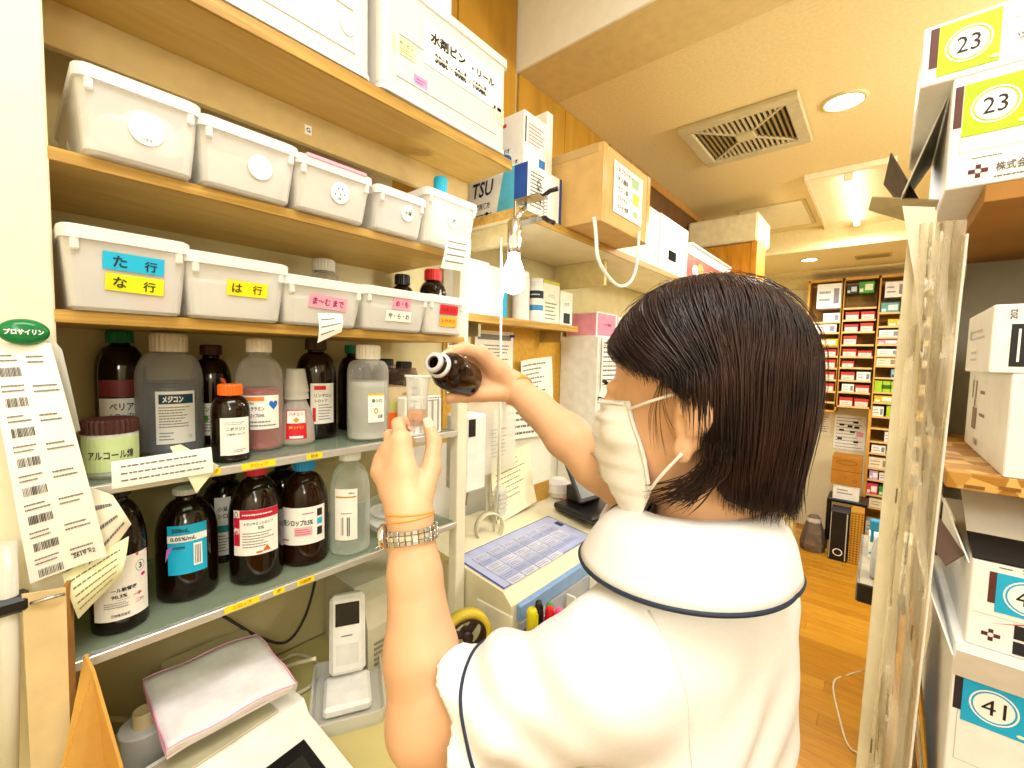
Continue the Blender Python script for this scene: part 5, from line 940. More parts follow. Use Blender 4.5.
# ================================================================ rack of numbered cartons beside the aisle
RB = mat('#c08a3a', .6, .1, 10); OSB = mat('#dcb060', .7, .2, 34, .35, kind='chips', col2='#a87424')
rk = thing('carton_rack', 'rack of rough wooden boards holding the numbered white cartons', 'rack', (0, 0, 0))
G().box(.085, 1.0, .80, 1.25, 1.785, 1.8065, .001).build('board', mat('#a8742a', .6, .1, 10, .1), rk); b = G().box(.073, 1.0, .80, 1.25, 1.422, 1.444, .001).build('board', OSB, rk)
G().box(.075, 1.0, 1.25, 1.262, .0, 2.0).build('back_panel', mat('#b0ab98', .6, .05), rk); G().box(.46, .49, .81, 1.25, 0, 1.785).build('upright', RB, rk); G().box(.97, 1.0, .81, 1.25, 0, 1.785).build('upright', RB, rk); G().box(.072, .10, 1.20, 1.25, 0, 1.785).build('upright', mat('#a39c86', .6), rk)
G().box(.09, 1.0, .80, 1.25, .86, .88).build('board', RB, rk)
for k in range(12):     # splinters of the rough board edge
    x = .09+k*.03; G().box(x, x+.018, .7985, .8002, 1.425+.004*(k % 3), 1.429+.004*(k % 3)).build('chip', mat('#8a5a1c', .7), b)
def ringlabel(t, Y, u, v, w_, h, col, num, strip='#5a2f26'):
    st = sticker('number_panel', w_, h, mat(col, .5), t, lambda a, c, d=0: Y(u+a, v+c, d)); F = lambda a, c, d=0: Y(u+a, v+c, d)
    q = w_*.39; decal('white_ring', [E2(0.0, 0, q, q, q*.92, q*.92), E2(0, 0, q*.83, q*.83)], STK, st, F, .0012); decal('numeral', T(num, w=q*.98, h=q*.92, bold=.0), INK, st, F, .0016); decal('corner_mark', E2(w_*.43, -h*.40, h*.06, h*.035), mat('#e8f4c8', .5), st, F, .0012)
    decal('dark_strip', R2(-w_/2-h*.13, -w_/2, -h*.30, h/2), mat(strip, .5), t, F, .0004); return st
def cross(t, F, u, v, s): decal('cross_emblem', [R2(u-s*1.5, u-s*.5, v-s*.5, v+s*.4), R2(u+s*.5, u+s*1.5, v-s*.5, v+s*.4), R2(u-s*.4, u+s*.4, v+s*.5, v+s*1.3), R2(u-s*.4, u+s*.4, v-s*1.5, v-s*.6), E2(u, v-s*.05, s*.62, s*.62, s*.5, s*.5, 16)], MAROON, t, F, .0005)
gN = 'numbered cartons on the rack'
# topmost carton
t, X, Y, wx, wy, h = carton('numbered_carton', 'topmost white carton on the rack with a lime panel numbered 23', 'carton', .017, .33, .80, 1.12, 1.9465, 2.022, group=gN)
ringlabel(t, Y, -.114, .002, .055, .062, '#b4d40a', '23'); decal('lettering', T('ツムラ', w=.03, h=.008, u=-.058, v=-.008), GREYINK, t, Y, .0006); decal('fine_print', fine(-.075, -.03, .012, .02, 1, 2), LGREY, t, Y, .0006)
def flap(par, pts, m, th=.002, nm='flap'):
    o = par.location; g = G(); P = [Vector(p)-o for p in pts]; N = (P[1]-P[0]).cross(P[2]-P[1]).normalized()*th; n = len(P)
    g.add(P+[p+N for p in P], [tuple(range(n)), tuple(range(n, 2*n))]+[(i, (i+1) % n, n+(i+1) % n, n+i) for i in range(n)]); return g.build(nm, m, par)
KR = mat('#b9a878', .7, .06); CARTON_SHADED = mat('#d9d6c8', .6, .04); DKB = mat('#544a3a', .7, .1)  # greyed carton white and dark brown paint the shade on the open flaps
t2, X, Y, wx, wy, h = carton('numbered_carton', 'second white carton on the rack with a lime panel numbered 23 and a maker line', 'carton', .049, .37, .80, 1.13, 1.8075, 1.946, group=gN)
ringlabel(t2, Y, -.122, .026, .055, .064, '#b4d40a', '23'); decal('outline', [R2(-.150, .1, -.026, -.025), R2(-.1505, -.1495, -.026, .06)], LGREY, t2, Y, .0005); cross(t2, Y, -.132, -.051, .0058); decal('lettering', [T('株式会社', w=.034, h=.011, u=-.100, v=-.050)], GREYINK, t2, Y, .0006); decal('maker_lettering', T('ツムラ', w=.034, h=.012, u=-.062, v=-.049, slant=.2, bold=.03), INK, t2, Y, .0006); decal('fine_print', [fine(-.118, -.05, -.064, -.059, 1, 7), fine(-.138, -.11, -.037, -.033, 1, 3)], GREYINK, t2, Y, .0006)
flap(t2, [(.047, .83, 1.94), (.047, 1.10, 1.94), (.005, 1.08, 1.86), (.010, .86, 1.83)], CARTON_SHADED); flap(t2, [(.047, .99, 1.815), (.047, 1.12, 1.82), (-.018, 1.12, 1.93), (-.01, 1.02, 1.95)], DKB)
kf_ = flap(t2, [(.047, .86, 1.812), (.047, 1.02, 1.812), (-.035, 1.02, 1.858), (-.03, .98, 1.868)], KR, nm='tan_flap'); 
t3, X, Y, wx, wy, h = carton('numbered_carton', 'white carton with a black block of white print lying on the middle board stack', 'carton', .102, .42, .80, 1.0, 1.5735, 1.658, group=gN)
decal('black_block', R2(-.143, -.06, -.034, .018), INK, t3, Y); decal('white_print', [bars(-.137, -.11, -.028, .012, 4, 1), T('漢方製剤', w=.05, h=.03, u=-.09, v=-.008)], STK, t3, Y, .0008); decal('lettering', T('202', w=.012, h=.006, u=-.142, v=.030, rot=PI/2), GREYINK, t3, Y, .0006); decal('red_mark', R2(-.133, -.12, .028, .034), MAROON, t3, Y, .0006)
fxm = lambda u, v, d=0: (-(.42-.102)/2-d, -u, .0425+v)
decal('side_print', [fine(-.06, .06, .0, .02, 2, 5), fine(-.05, .02, -.03, -.01, 2, 6), R2(-.07, -.06, .005, .02)], LGREY, t3, fxm, .0005)
t4, X, Y, wx, wy, h = carton('numbered_carton', 'white carton with small pictograms on its side standing on the rough board', 'carton', .122, .44, .80, 1.13, 1.4445, 1.573, group=gN)
fxm = lambda u, v, d=0: (-(.44-.122)/2-d, -u, .064+v)
decal('side_print', [R2(-.115, -.105, .02, .05), R2(-.085, -.075, .02, .05), R2(-.04, .0, .03, .035), R2(-.10, -.06, -.03, .005), R2(-.035, .01, -.005, .0), E2(-.085, .012, .006, .008), T('138', w=.03, h=.01, u=-.05, v=-.048)], mat('#8a7466', .6), t4, fxm, .0005)
flap(t4, [(.1215, .80, 1.5725), (.1215, 1.12, 1.5725), (.110, 1.12, 1.50), (.110, .80, 1.50)], CARTON, .001) if False else None
t5, X, Y, wx, wy, h = carton('numbered_carton', 'open white carton with a cyan panel reading 2.5g under the rough board', 'carton', .103, .44, .80, 1.14, 1.2225, 1.335, group=gN)
decal('outline', R2(-.165, .16, -.012, -.011), LGREY, t5, Y); st = ringlabel(t5, Y, -.119, .020, .054, .050, '#19b0dc', '40'); decal('lettering', [T('2.5g', w=.022, h=.007, u=-.115, v=.052), fine(-.145, -.128, .05, .054, 1, 2)], INK, t5, Y, .0006); cross(t5, Y, -.147, -.036, .0055); decal('black_block', [R2(-.128, -.09, -.033, -.0155), R2(-.128, -.09, -.052, -.036)], INK, t5, Y, .0006); decal('red_line', [([(-.15, -.022), (-.12, -.012), (-.08, -.008), (-.08, -.0095), (-.12, -.0135)], [(0, 1, 2, 3, 4)])], RED, t5, Y, .0007)
G().box(-.16, .16, -.165, .02, .113, .135).build('dark_inside', mat('#171412', .8), t5) if False else None
flap(t5, [(.103, .80, 1.336), (.44, .80, 1.336), (.44, .86, 1.352), (.103, .86, 1.352)], mat('#1f1a17', .7), .002, 'opening_shade')  # first slab is painted dark as the shade inside the open top
flap(t5, [(.103, .86, 1.352), (.44, .86, 1.352), (.44, .95, 1.395), (.103, .95, 1.395)], CARTON, .002)
sf = flap(t5, [(.101, .81, 1.325), (.101, .98, 1.325), (.074, .98, 1.40), (.068, .92, 1.415)], CARTON, .002, 'side_flap'); flap(t5, [(.101, .84, 1.325), (.080, .93, 1.35), (.062, .93, 1.325), (.085, .85, 1.30)], mat('#7a5f58', .6), .002, 'corner_flap')
o5 = t5.location; decal('side_print', [R2(-.03, -.01, .01, .03), R2(.01, .02, .0, .02), R2(-.01, .03, -.02, -.015)], mat('#8a8f90', .6), sf, lambda u, v, d=0: tuple(Vector((.083, .925, 1.375))-o5+Vector((-.001-v*.34, u, v*.9))), .0)
t6, X, Y, wx, wy, h = carton('numbered_carton', 'white carton with a cyan panel numbered 41 at the bottom of the rack stack', 'carton', .094, .44, .80, 1.14, .8805, 1.222, group=gN)
ringlabel(t6, Y, -.134, .098, .056, .060, '#16aee0', '41', '#2c2430'); decal('outline', [R2(-.165, .17, .012, .013), R2(-.1655, -.1645, .012, .16)], LGREY, t6, Y); cross(t6, Y, -.13, -.03, .009); decal('fine_print', fine(-.15, -.08, -.012, -.0, 2, 3), GREYINK, t6, Y)
flap(t6, [(.093, .7985, 1.178), (.44, .7985, 1.178), (.44, .770, 1.225), (.093, .770, 1.225)], CARTON, .002, 'front_flap')
flap(t6, [(.093, .80, 1.20), (.093, 1.10, 1.20), (.060, 1.10, 1.30), (.060, .88, 1.285)], CARTON, .002, 'side_flap'); flap(t6, [(.092, .80, .90), (.092, .83, .90), (.062, .99, 1.19), (.056, .93, 1.19)], mat('#d29a2a', .6, .1), .004, 'torn_edge'); flap(t6, [(.090, .82, .89), (.090, 1.1, .89), (.055, 1.1, 1.18), (.055, .95, 1.18)], CARTON_SHADED, .002, 'side_liner')
sk = tag(G().lathe([(0, 0), (.03, .0), (.036, .02), (.022, .05), (0, .055)], 9, smooth=False).build('foil_pack', mat('#dfe6e0', .3, .3, 50, col2='#5aa08a'), None, (.075, 1.06, 1.232)), 'crumpled foil packet with teal print poking out of the lower carton', 'packet') if False else None
# hanging clear sleeve with its backing strip
hs = thing('clear_sleeve', 'long crinkled clear plastic sleeve hanging on a pale strip along the rack edge', 'sleeve', (.025, .775, .55), rot=(0, .0148, 0))
hs.scale = (.70, .9, .976)
rnn = np.random.RandomState(3); ph = rnn.rand(12)*6
def crk(u, v): return .006*math.sin(9*v*3+ph[0]+4*u)+.005*math.sin(23*v+ph[1]-7*u)+.004*math.sin(51*v+11*u+ph[2])+.003*math.sin(17*u+ph[3]+30*v)
g = G(); g.grid(lambda u, v: (-.026+.008*math.sin(v*3)+(.058-.012*(1-v))*u+crk(v, u)*.5, -.015+crk(u, v), 1.24*v), 14, 90, True); g.build('sheet', see('#e6dcc0', .74, '#fbf6e8', .12, noise=.6, gloss=.9), hs)
g = G(); g.grid(lambda u, v: (-.01+.008*math.sin(v*3)+(.045)*u+crk(u*.7, v)*.6, -.002+crk(u+.4, v)*.8, 1.22*v), 10, 90, True); g.build('inner_sheet', see('#e2d6b4', .70, '#f8f2e0', .1, noise=.6, gloss=.9), hs)
G().box(-.038, .0, .012, .016, .0, 1.26, .001).build('backing_strip', mat('#eadfba', .6, .05), hs); G().box(.036, .04, -.02, .02, .3, 1.22, .001).build('edge_bead', see('#f6f4ea', .25, '#ffffff', .2), hs)
fp = G(); fp.add([(-.05, .0, 1.27), (-.005, -.01, 1.26), (.0, 0, 1.05), (-.02, .0, 1.16)], [(0, 1, 2, 3)]); fp.build('folded_top', mat('#f6f0dc', .6), hs)
for k in range(6): G().box(-.02+.04*(k % 2), -.0175+.04*(k % 2), -.022, -.019, .15+k*.18, .17+k*.18).build('staple', mat('#6a5a34', .4), hs)
# ================================================================ the pharmacist
import openvdb
class Field:
    """signed distance field on a grid; shapes are blended in, then skinned as ONE continuous mesh"""
    def __init__(s, lo, hi, vox):
        s.lo = np.array(lo, float); s.vox = vox
        s.n = np.ceil((np.array(hi)-s.lo)/vox).astype(int)+1
        s.d = np.full(s.n, .2, np.float32)
    def sub(s, lo, hi):
        a = np.clip(np.floor((lo-s.lo)/s.vox).astype(int), 0, s.n); b = np.clip(np.ceil((hi-s.lo)/s.vox).astype(int)+1, 0, s.n)
        sl = tuple(slice(i, j) for i, j in zip(a, b))
        ax = [s.lo[k]+s.vox*np.arange(a[k], b[k]) for k in range(3)]
        return sl, ax[0][:, None, None], ax[1][None, :, None], ax[2][None, None, :]
    def blend(s, sl, d, k):
        e = s.d[sl]
        if k <= 0: s.d[sl] = np.minimum(e, d); return
        h = np.clip(.5+.5*(e-d)/k, 0, 1); s.d[sl] = e*(1-h)+d*h-k*h*(1-h)
    def cone(s, a, b, ra, rb, k=.01, cut=None, carve=False):
        a, b = np.array(a, float), np.array(b, float); m = max(ra, rb)+k+3*s.vox
        sl, x, y, z = s.sub(np.minimum(a, b)-m, np.maximum(a, b)+m); ba = b-a; L = ba@ba+1e-12
        t = np.clip(((x-a[0])*ba[0]+(y-a[1])*ba[1]+(z-a[2])*ba[2])/L, 0, 1)
        d = np.sqrt((x-a[0]-t*ba[0])**2+(y-a[1]-t*ba[1])**2+(z-a[2]-t*ba[2])**2)-(ra+(rb-ra)*t)
        if cut is not None:
            p, n = cut; d = np.maximum(d, (x-p[0])*n[0]+(y-p[1])*n[1]+(z-p[2])*n[2])
        d = d.astype(np.float32)
        if carve: s.d[sl] = np.maximum(s.d[sl], -d)
        else: s.blend(sl, d, k)
    def ell(s, c, r, R, k=.01, carve=False):
        c = np.array(c, float); r = np.array(r, float); m = max(r)+k+3*s.vox
        sl, x, y, z = s.sub(c-m, c+m); X, Y, Z = x-c[0], y-c[1], z-c[2]
        q = [(R[i][0]*X+R[i][1]*Y+R[i][2]*Z)/r[i] for i in range(3)]
        k0 = np.sqrt(q[0]**2+q[1]**2+q[2]**2); k1 = np.sqrt((q[0]/r[0])**2+(q[1]/r[1])**2+(q[2]/r[2])**2)+1e-9
        d = (k0*(k0-1)/k1).astype(np.float32); d = np.where(k0 < .05, -float(min(r)), d).astype(np.float32)
        if carve: s.d[sl] = np.maximum(s.d[sl], -d)
        else: s.blend(sl, d, k)
    def mesh(s, name, m, o):
        s.d[0] = s.d[-1] = .2; s.d[:, 0] = s.d[:, -1] = .2; s.d[:, :, 0] = s.d[:, :, -1] = .2
        g = openvdb.FloatGrid(.2); g.copyFromArray(s.d); v, t3, q = g.convertToPolygons(0.0, 0.0)
        v = v*s.vox+s.lo-np.array(o)
        me = bpy.data.meshes.new(name); f = [tuple(map(int, a[::-1])) for a in t3]+[tuple(map(int, a[::-1])) for a in q]
        me.from_pydata(v.tolist(), [], f); me.materials.append(m); me.polygons.foreach_set('use_smooth', [True]*len(f))
        bm = bmesh.new(); bm.from_mesh(me); bmesh.ops.recalc_face_normals(bm, faces=bm.faces); bm.to_mesh(me); bm.free(); return me
def chain(F, pts, rs, k=.006):
    for i in range(len(pts)-1): F.cone(pts[i], pts[i+1], rs[i], rs[i+1], k)
def D(px, py, d): return np.array(at(px, py, D=d))
PO = (-.16, .522, 0.0)
person = thing('person', 'person in a white short sleeved tunic and face mask pouring from a small brown bottle', 'person', PO)
# skin material
SKIN = mat('#e3b48c', .5, .05, 22, .0, key='skin'); sb_ = SKIN.node_tree.nodes['Principled BSDF']; sb_.inputs['Subsurface Weight'].default_value = .12; sb_.inputs['Subsurface Radius'].default_value = (.02, .008, .004); sb_.inputs['Subsurface Scale'].default_value = .3
CLOTH = mat('#ebebec', .75, .015, 300, .03, key='white_cloth'); PIPE = mat('#1d2b42', .6, .05)
# body axes
Fh = np.array([-1, .05, 0]); Fh /= np.linalg.norm(Fh); Lh = np.array([-Fh[1], Fh[0], 0.]); Uh = np.array([0, 0, 1.])
pt = math.radians(4); Fp = Fh*math.cos(pt)-Uh*math.sin(pt); Up_ = Uh*math.cos(pt)+Fh*math.sin(pt)
HC = np.array([-.163, .522, 1.532]); RH = [Fp, Lh, Up_]
def hd(f, l, u): return HC+Fp*f+Lh*l+Up_*u
Ft = np.array([-.955, .29, 0]); Ft /= np.linalg.norm(Ft); Lt = np.array([-Ft[1], Ft[0], 0.]); RT = [Ft, Lt, Uh]; N0 = np.array([-.160, .522, 1.380])
def ts_(f, l, u): return N0+Ft*f+Lt*l+Uh*u
SL, SR = ts_(.0, .142, -.130), ts_(.01, -.128, -.105)
EL, WL = D(427, 722, .505), D(410, 515, .535)
ER, WR = D(597, 464, .635), D(515, 388, .775)
B = Field((-.66, .18, .62), (.02, .88, 1.69), .0023)
# torso core, neck, head
B.ell(ts_(0, 0, -.22), (.072, .118, .20), RT, .03); B.ell(ts_(0, 0, -.50), (.075, .115, .22), RT, .04)
B.cone(ts_(0, .03, -.06), ts_(0, .10, -.12), .035, .038, .03); B.cone(ts_(0, -.03, -.06), ts_(0, -.10, -.12), .035, .038, .03)
B.cone(hd(-.03, 0, -.05), ts_(-.008, 0, -.04), .050, .056, .02)
B.ell(hd(-.004, 0, .035), (.098, .075, .086), RH, .01)
B.ell(hd(.045, 0, -.035), (.060, .060, .078), RH, .02); B.cone(hd(.02, 0, -.07), hd(.076, 0, -.103), .045, .022, .02)
for s in (-1, 1):
    B.cone(hd(-.005, s*.055, -.05), hd(.06, s*.022, -.10), .016, .014, .02); B.ell(hd(.066, s*.038, -.03), (.03, .026, .03), RH, .015)
    B.ell(hd(.087, s*.031, .001), (.015, .016, .012), RH, .006); B.cone(hd(.094, s*.016, .019), hd(.082, s*.048, .020), .008, .006, .012)
    B.ell(hd(-.024, s*.077, -.014), (.018, .007, .031), RH, .005); B.ell(hd(-.030, s*.083, -.004), (.019, .005, .025), RH, .004); B.ell(hd(-.016, s*.079, -.044), (.010, .006, .013), RH, .005); B.ell(hd(-.016, s*.088, -.020), (.008, .006, .014), RH, 0, carve=True)
B.cone(hd(.098, 0, .004), hd(.118, 0, -.036), .008, .012, .01); B.ell(hd(.110, 0, -.038), (.012, .017, .009), RH, .006); B.ell(hd(.098, 0, -.070), (.012, .024, .007), RH, .006); B.ell(hd(.096, 0, -.080), (.011, .022, .007), RH, .005)
# arms
def arm(S, E, W, ru, re, rf, rw):
    mid = S*.45+E*.55; B.cone(S, mid, ru, ru*.93, .02); B.cone(mid, E, ru*.93, re, .02)
    a = E*.68+W*.32; b = E*.3+W*.7; B.cone(E, a, re, rf, .02); B.cone(a, b, rf, (rf+rw)*.47, .015); B.cone(b, W, (rf+rw)*.47, rw, .01)
arm(SL, EL, WL, .046, .043, .0415, .0255); arm(SR, ER, WR, .038, .034, .034, .0255)
# left hand closed round the measuring cup
def hand(W, K, fingers, thumb, pr=.0135, web=()):
    for a_, b_, r_ in web: B.cone(a_, b_, r_, r_*.9, .012)
    for k in K: B.cone(W, k, .0215, pr-.001, .012)
    for i in range(3): B.cone(K[i], K[i+1], pr-.001, pr-.002, .008); B.cone(W*.45+K[i]*.55, W*.45+K[i+1]*.55, .014, .014, .01)
    for f, r in fingers: chain(B, f, r, .0035)
    chain(B, thumb[0], thumb[1], .005)
KL = [D(401, 440, .566), D(392, 449, .574), D(385, 460, .579), D(381, 472, .575)]
hand(WL, KL, [([KL[0], D(398, 424, .590), D(404, 422, .606), D(410, 427, .609)], (.0105, .0088, .0078, .0068)),
              ([KL[1], D(390, 436, .607), D(400, 436, .626), D(411, 441, .622)], (.0105, .0092, .0080, .0068)),
              ([KL[2], D(384, 451, .612), D(394, 450, .634), D(407, 453, .632)], (.0100, .0088, .0078, .0066)),
              ([KL[3], D(381, 466, .604), D(390, 466, .622), D(402, 467, .624)], (.0090, .0078, .0068, .0060))],
     ([D(420, 498, .545), D(431, 468, .572), D(434, 442, .592), D(428, 424, .600)], (.0165, .0125, .0100, .0078)))
KR_ = [D(480, 353, .722), D(486, 358, .748), D(489, 368, .765), D(490, 379, .772)]
hand(WR, KR_, [([KR_[0], D(463, 348, .700), D(452, 351, .684), D(445, 356, .672)], (.0110, .0092, .0080, .0068)),
               ([KR_[1], D(466, 350, .735), D(456, 356, .732), D(448, 365, .722)], (.0108, .0090, .0080, .0068)),
               ([KR_[2], D(470, 361, .756), D(460, 368, .756), D(451, 376, .742)], (.0100, .0088, .0078, .0066)),
               ([KR_[3], D(474, 373, .766), D(465, 382, .768), D(457, 388, .750)], (.0090, .0078, .0068, .0060))],
     ([D(503, 392, .760), D(484, 394, .738), D(466, 396, .708), D(450, 398, .676)], (.0175, .0130, .0105, .0085)), web=((WR, D(487, 384, .757), .017), (D(490, 368, .765), D(490, 390, .758), .015), (D(480, 372, .768), D(484, 388, .752), .011)))
body = link('body', B.mesh('body', SKIN, PO), person)
# nails
NAIL = mat('#f3cfb4', .25, .02)
def nail(tip, prev, nrm, r, nm='fingernail'):
    tip, prev = np.array(tip), np.array(prev); a = (tip-prev)/np.linalg.norm(tip-prev); n_ = np.array(nrm)-a*(np.array(nrm)@a); n_ /= np.linalg.norm(n_); b_ = np.cross(a, n_); c = tip+n_*r*.82-np.array(PO)
    g = G(); g.grid(lambda u, v: tuple(c+a*((u-.5)*r*1.7)+b_*((v-.5)*r*1.5)+n_*(r*.25*(1-(2*v-1)**2))), 5, 5); o = g.build(nm, NAIL, body); return o
cview = -np.array(FW)
nail(D(428, 424, .600), D(434, 442, .592), cview+np.array([.3, .2, .3]), .0078); nail(D(410, 427, .609), D(404, 422, .606), cview+np.array([0, 0, .8]), .0066); nail(D(450, 398, .676), D(466, 396, .708), np.array([.2, -.3, -1.]), .0085); nail(D(445, 356, .672), D(452, 351, .684), np.array([0, 0, 1.]), .0068)
# eyes, brows
for s in (-1, 1):
    e = hd(.0925, s*.031, .0)-np.array(PO); g = G(); g.lathe([(0, -.0095), (.006, -.0078), (.0095, 0), (.006, .0078), (0, .0095)], 12, M=Matrix.Translation(e)); ey = g.build('eye', mat('#f2efe8', .2), body)
    G().lathe([(0, -.0035), (.003, -.002), (.0042, 0), (.003, .002), (0, .0035)], 10, M=Matrix.Translation(Vector(e)+Vector(Fp)*.0072)).build('iris', mat('#1a0f0a', .15), ey)
    br = [hd(.105, s*.016, .022), hd(.103, s*.030, .027), hd(.092, s*.047, .025)]; G().tube([Vector(p-np.array(PO)) for p in br], [.002, .0026, .0012], 6).build('eyebrow', mat('#2a1a14', .8), body)
    la = [hd(.110, s*.020, .004), hd(.111, s*.031, .006), hd(.104, s*.044, .003)]; G().tube([Vector(p-np.array(PO)) for p in la], [.0006, .0012, .0006], 5).build('eyelash', mat('#1a1210', .8), body)
# ---------------------------------------------------------------- tunic
TU = Field((-.58, .14, .60), (.10, .94, 1.50), .0042)
TU.ell(ts_(-.002, 0, -.18), (.092, .134, .20), RT, .03); TU.ell(ts_(.0, 0, -.42), (.094, .130, .24), RT, .05); TU.ell(ts_(0, 0, -.62), (.128, .178, .22), RT, .06)
for s in (-1, 1):
    TU.cone(ts_(-.004, s*.035, -.040), ts_(0, s*(.138 if s > 0 else .12), -.116), .050, .057, .03); TU.cone(ts_(-.02, s*.06, -.12), ts_(-.02, s*.07, -.24), .058, .066, .05)
TU.ell(ts_(.07, .06, -.22), (.05, .06, .06), RT, .04); TU.ell(ts_(.07, -.06, -.22), (.05, .06, .06), RT, .04)
def sleeve(S, E, f, r0, r1):
    ax = (E-S)/np.linalg.norm(E-S); hem = S+(E-S)*f
    TU.cone(S, S+(E-S)*(f+.15), r0, r1, .035, cut=(hem, ax)); return hem, ax
hemL, axL = sleeve(SL, EL, .70, .061, .070); hemR, axR = sleeve(SR, ER, .78, .062, .066)
# creases of the cloth: shallow ridges running from the armpit along the sleeve and across the back
sl, x, y, z = TU.sub(TU.lo, TU.lo+TU.n*TU.vox)
tL = ((x-SL[0])*axL[0]+(y-SL[1])*axL[1]+(z-SL[2])*axL[2]); wgt = np.exp(-((tL-.12)/.10)**2)*np.clip((.16-np.sqrt((x-SL[0]-axL[0]*tL)**2+(y-SL[1]-axL[1]*tL)**2+(z-SL[2]-axL[2]*tL)**2))/.06, 0, 1)
bl = (x-N0[0])*Lt[0]+(y-N0[1])*Lt[1]; bz = z-N0[2]
fold = .0042*wgt*np.sin(tL*70+bz*60+bl*25+1.2*np.sin(bz*30))+.003*wgt*np.sin(tL*40-bz*95+bl*40)
fold += .0045*np.exp(-((bl-.03)/.10)**2-((bz+.24)/.12)**2)*np.sin(bz*62+bl*38+1.5*np.sin(bl*22))
TU.d = (TU.d+fold).astype(np.float32)
sl2, x, y, z = TU.sub(TU.lo, TU.lo+TU.n*TU.vox)
TU.d = np.maximum(TU.d, (.665-z).astype(np.float32)*np.ones_like(TU.d))
for S, E, f in ((SL, EL, .70), (SR, ER, .78)): TU.cone(S+(E-S)*(f-.16), S+(E-S)*(f+.25), .052 if E is EL else .048, .068 if E is EL else .060, 0, carve=True)
TU.cone(ts_(.0, 0, .0), ts_(.02, 0, .14), .062, .075, 0, carve=True)
tume = TU.mesh('tunic', CLOTH, PO); tunic = link('tunic', tume, person)
bvh = BVHTree.FromPolygons([v.co+Vector(PO) for v in tume.vertices], [tuple(p.vertices) for p in tume.polygons])
def ringon(axis, c, r=.2, n=64, off=.0008):
    ax = Vector(axis).normalized(); u = ax.orthogonal().normalized(); w_ = ax.cross(u); P = []
    for i in range(n):
        d = u*math.cos(2*PI*i/n)+w_*math.sin(2*PI*i/n); h = bvh.ray_cast(Vector(c)+d*r, -d)
        if h[0]: P.append(h[0]+d*off-Vector(PO))
    return P
for nm, hem, ax in (('sleeve_piping', hemL, axL), ('sleeve_piping', hemR, axR)):
    G().tube(ringon(ax, hem-ax*.026, .095), .0019, 6, closed=True).build(nm, PIPE, tunic)
for hem, ax in ((hemL, axL), (hemR, axR)): G().tube(ringon(ax, hem-ax*.003, .095, off=-.0005), .0022, 6, closed=True).build('hem_edge', CLOTH, tunic)
# armhole seam down the back of the left shoulder
pts = []
for k in range(26):
    u = -.03-.36*k/25; l = .118-.018*math.sin(k/25*PI)
    h = bvh.ray_cast(Vector(ts_(-.35, l, u)), Vector(Ft))
    if h[0]: pts.append(h[0]-Vector(Ft)*.0004-Vector(PO))
G().tube(pts, .0011, 5).build('shoulder_seam', CLOTH, tunic)
# folded collar with navy edge
def col_pt(a, v):
    dv = Ft*math.cos(a)+Lt*math.sin(a); bk = (1-math.cos(a))/2
    top = ts_(-.006, 0, 0)+dv*(.066+.002*bk)+Uh*(.040*bk+.022*(1-bk))
    ro = .116+(.022 if math.sin(a) > 0 else -.006)*abs(math.sin(a))-.006*bk
    o = ts_(-.004, 0, 0)+dv*ro; h = bvh.ray_cast(Vector(o+Uh*.2), Vector((0, 0, -1)))
    lo = np.array(h[0]) if h[0] else o-Uh*.06
    lo = lo+Uh*.004; lo[2] = max(lo[2], N0[2]-.026-.012*(1-bk)); p = top*(1-v)+lo*v; p = p+Uh*.010*math.sin(PI*v)+dv*.010*math.sin(PI*v)*(1-v*.5)
    if v < .98:
        hh = bvh.ray_cast(Vector(p+Uh*.2), Vector((0, 0, -1)))
        if hh[0] and hh[0].z+.004 > p[2]: p = np.array((p[0], p[1], hh[0].z+.004))
    return Vector(p-np.array(PO))
g = G(); a0 = math.radians(22); NA = 60
g.grid(lambda u, v: col_pt(a0+(2*PI-2*a0)*u, v), NA, 9); 
cme = g.build('collar', CLOTH, person); so = cme.modifiers.new('thickness', 'SOLIDIFY'); so.thickness = .003; so.offset = 0
g = G(); g.grid(lambda u, v: col_pt(a0+(2*PI-2*a0)*u, 0)+Vector((0, 0, -.05*v))-Vector(Ft*math.cos(a0+(2*PI-2*a0)*u)+Lt*math.sin(a0+(2*PI-2*a0)*u))*.004*(1+v), NA, 3); ci = g.build('collar_stand', CLOTH, cme)
ed = [col_pt(a0+(2*PI-2*a0)*k/90, 1.0)+Vector((0, 0, .001)) for k in range(91)]
ed = [col_pt(a0, v)+Vector((0, 0, .002)) for v in (.3, .5, .7, .85)]+ed+[col_pt(2*PI-a0, v)+Vector((0, 0, .002)) for v in (.85, .7, .5, .3)]
G().tube(ed, .0027, 6).build('collar_piping', PIPE, cme)
# trousers and shoes (below the frame, carrying the figure)
TR = Field((-.45, .18, .0), (.15, .90, .80), .008)
TR.ell(ts_(0, 0, -.68), (.105, .150, .14), RT, .04); feet = []
for s in (-1, 1):
    hp, kn, an = ts_(0, s*.08, -.72), ts_(.02, s*.085, -.98), ts_(-.02, s*.09, -1.33); TR.cone(hp, kn, .088, .06, .04); TR.cone(kn, an, .06, .048, .02); feet.append(an)
link('trousers', TR.mesh('trousers', mat('#f0f0ee', .8, .03), PO), person)
for f in feet:
    S_ = Field(np.array([f[0]-.22, f[1]-.15, -.02]), np.array([f[0]+.15, f[1]+.2, .13]), .005); c = np.array([f[0], f[1], .0])
    S_.cone(c+Uh*.05-Ft*.03, c+Ft*.15+Uh*.032, .045, .034, .02); S_.cone(c+Uh*.06, c+Uh*.09, .042, .04, .02)
    gz = S_.lo[2]+S_.vox*np.arange(S_.n[2]); S_.d = np.maximum(S_.d, (.001-gz)[None, None, :].astype(np.float32)); link('shoe', S_.mesh('shoe', WHITE, PO), person)
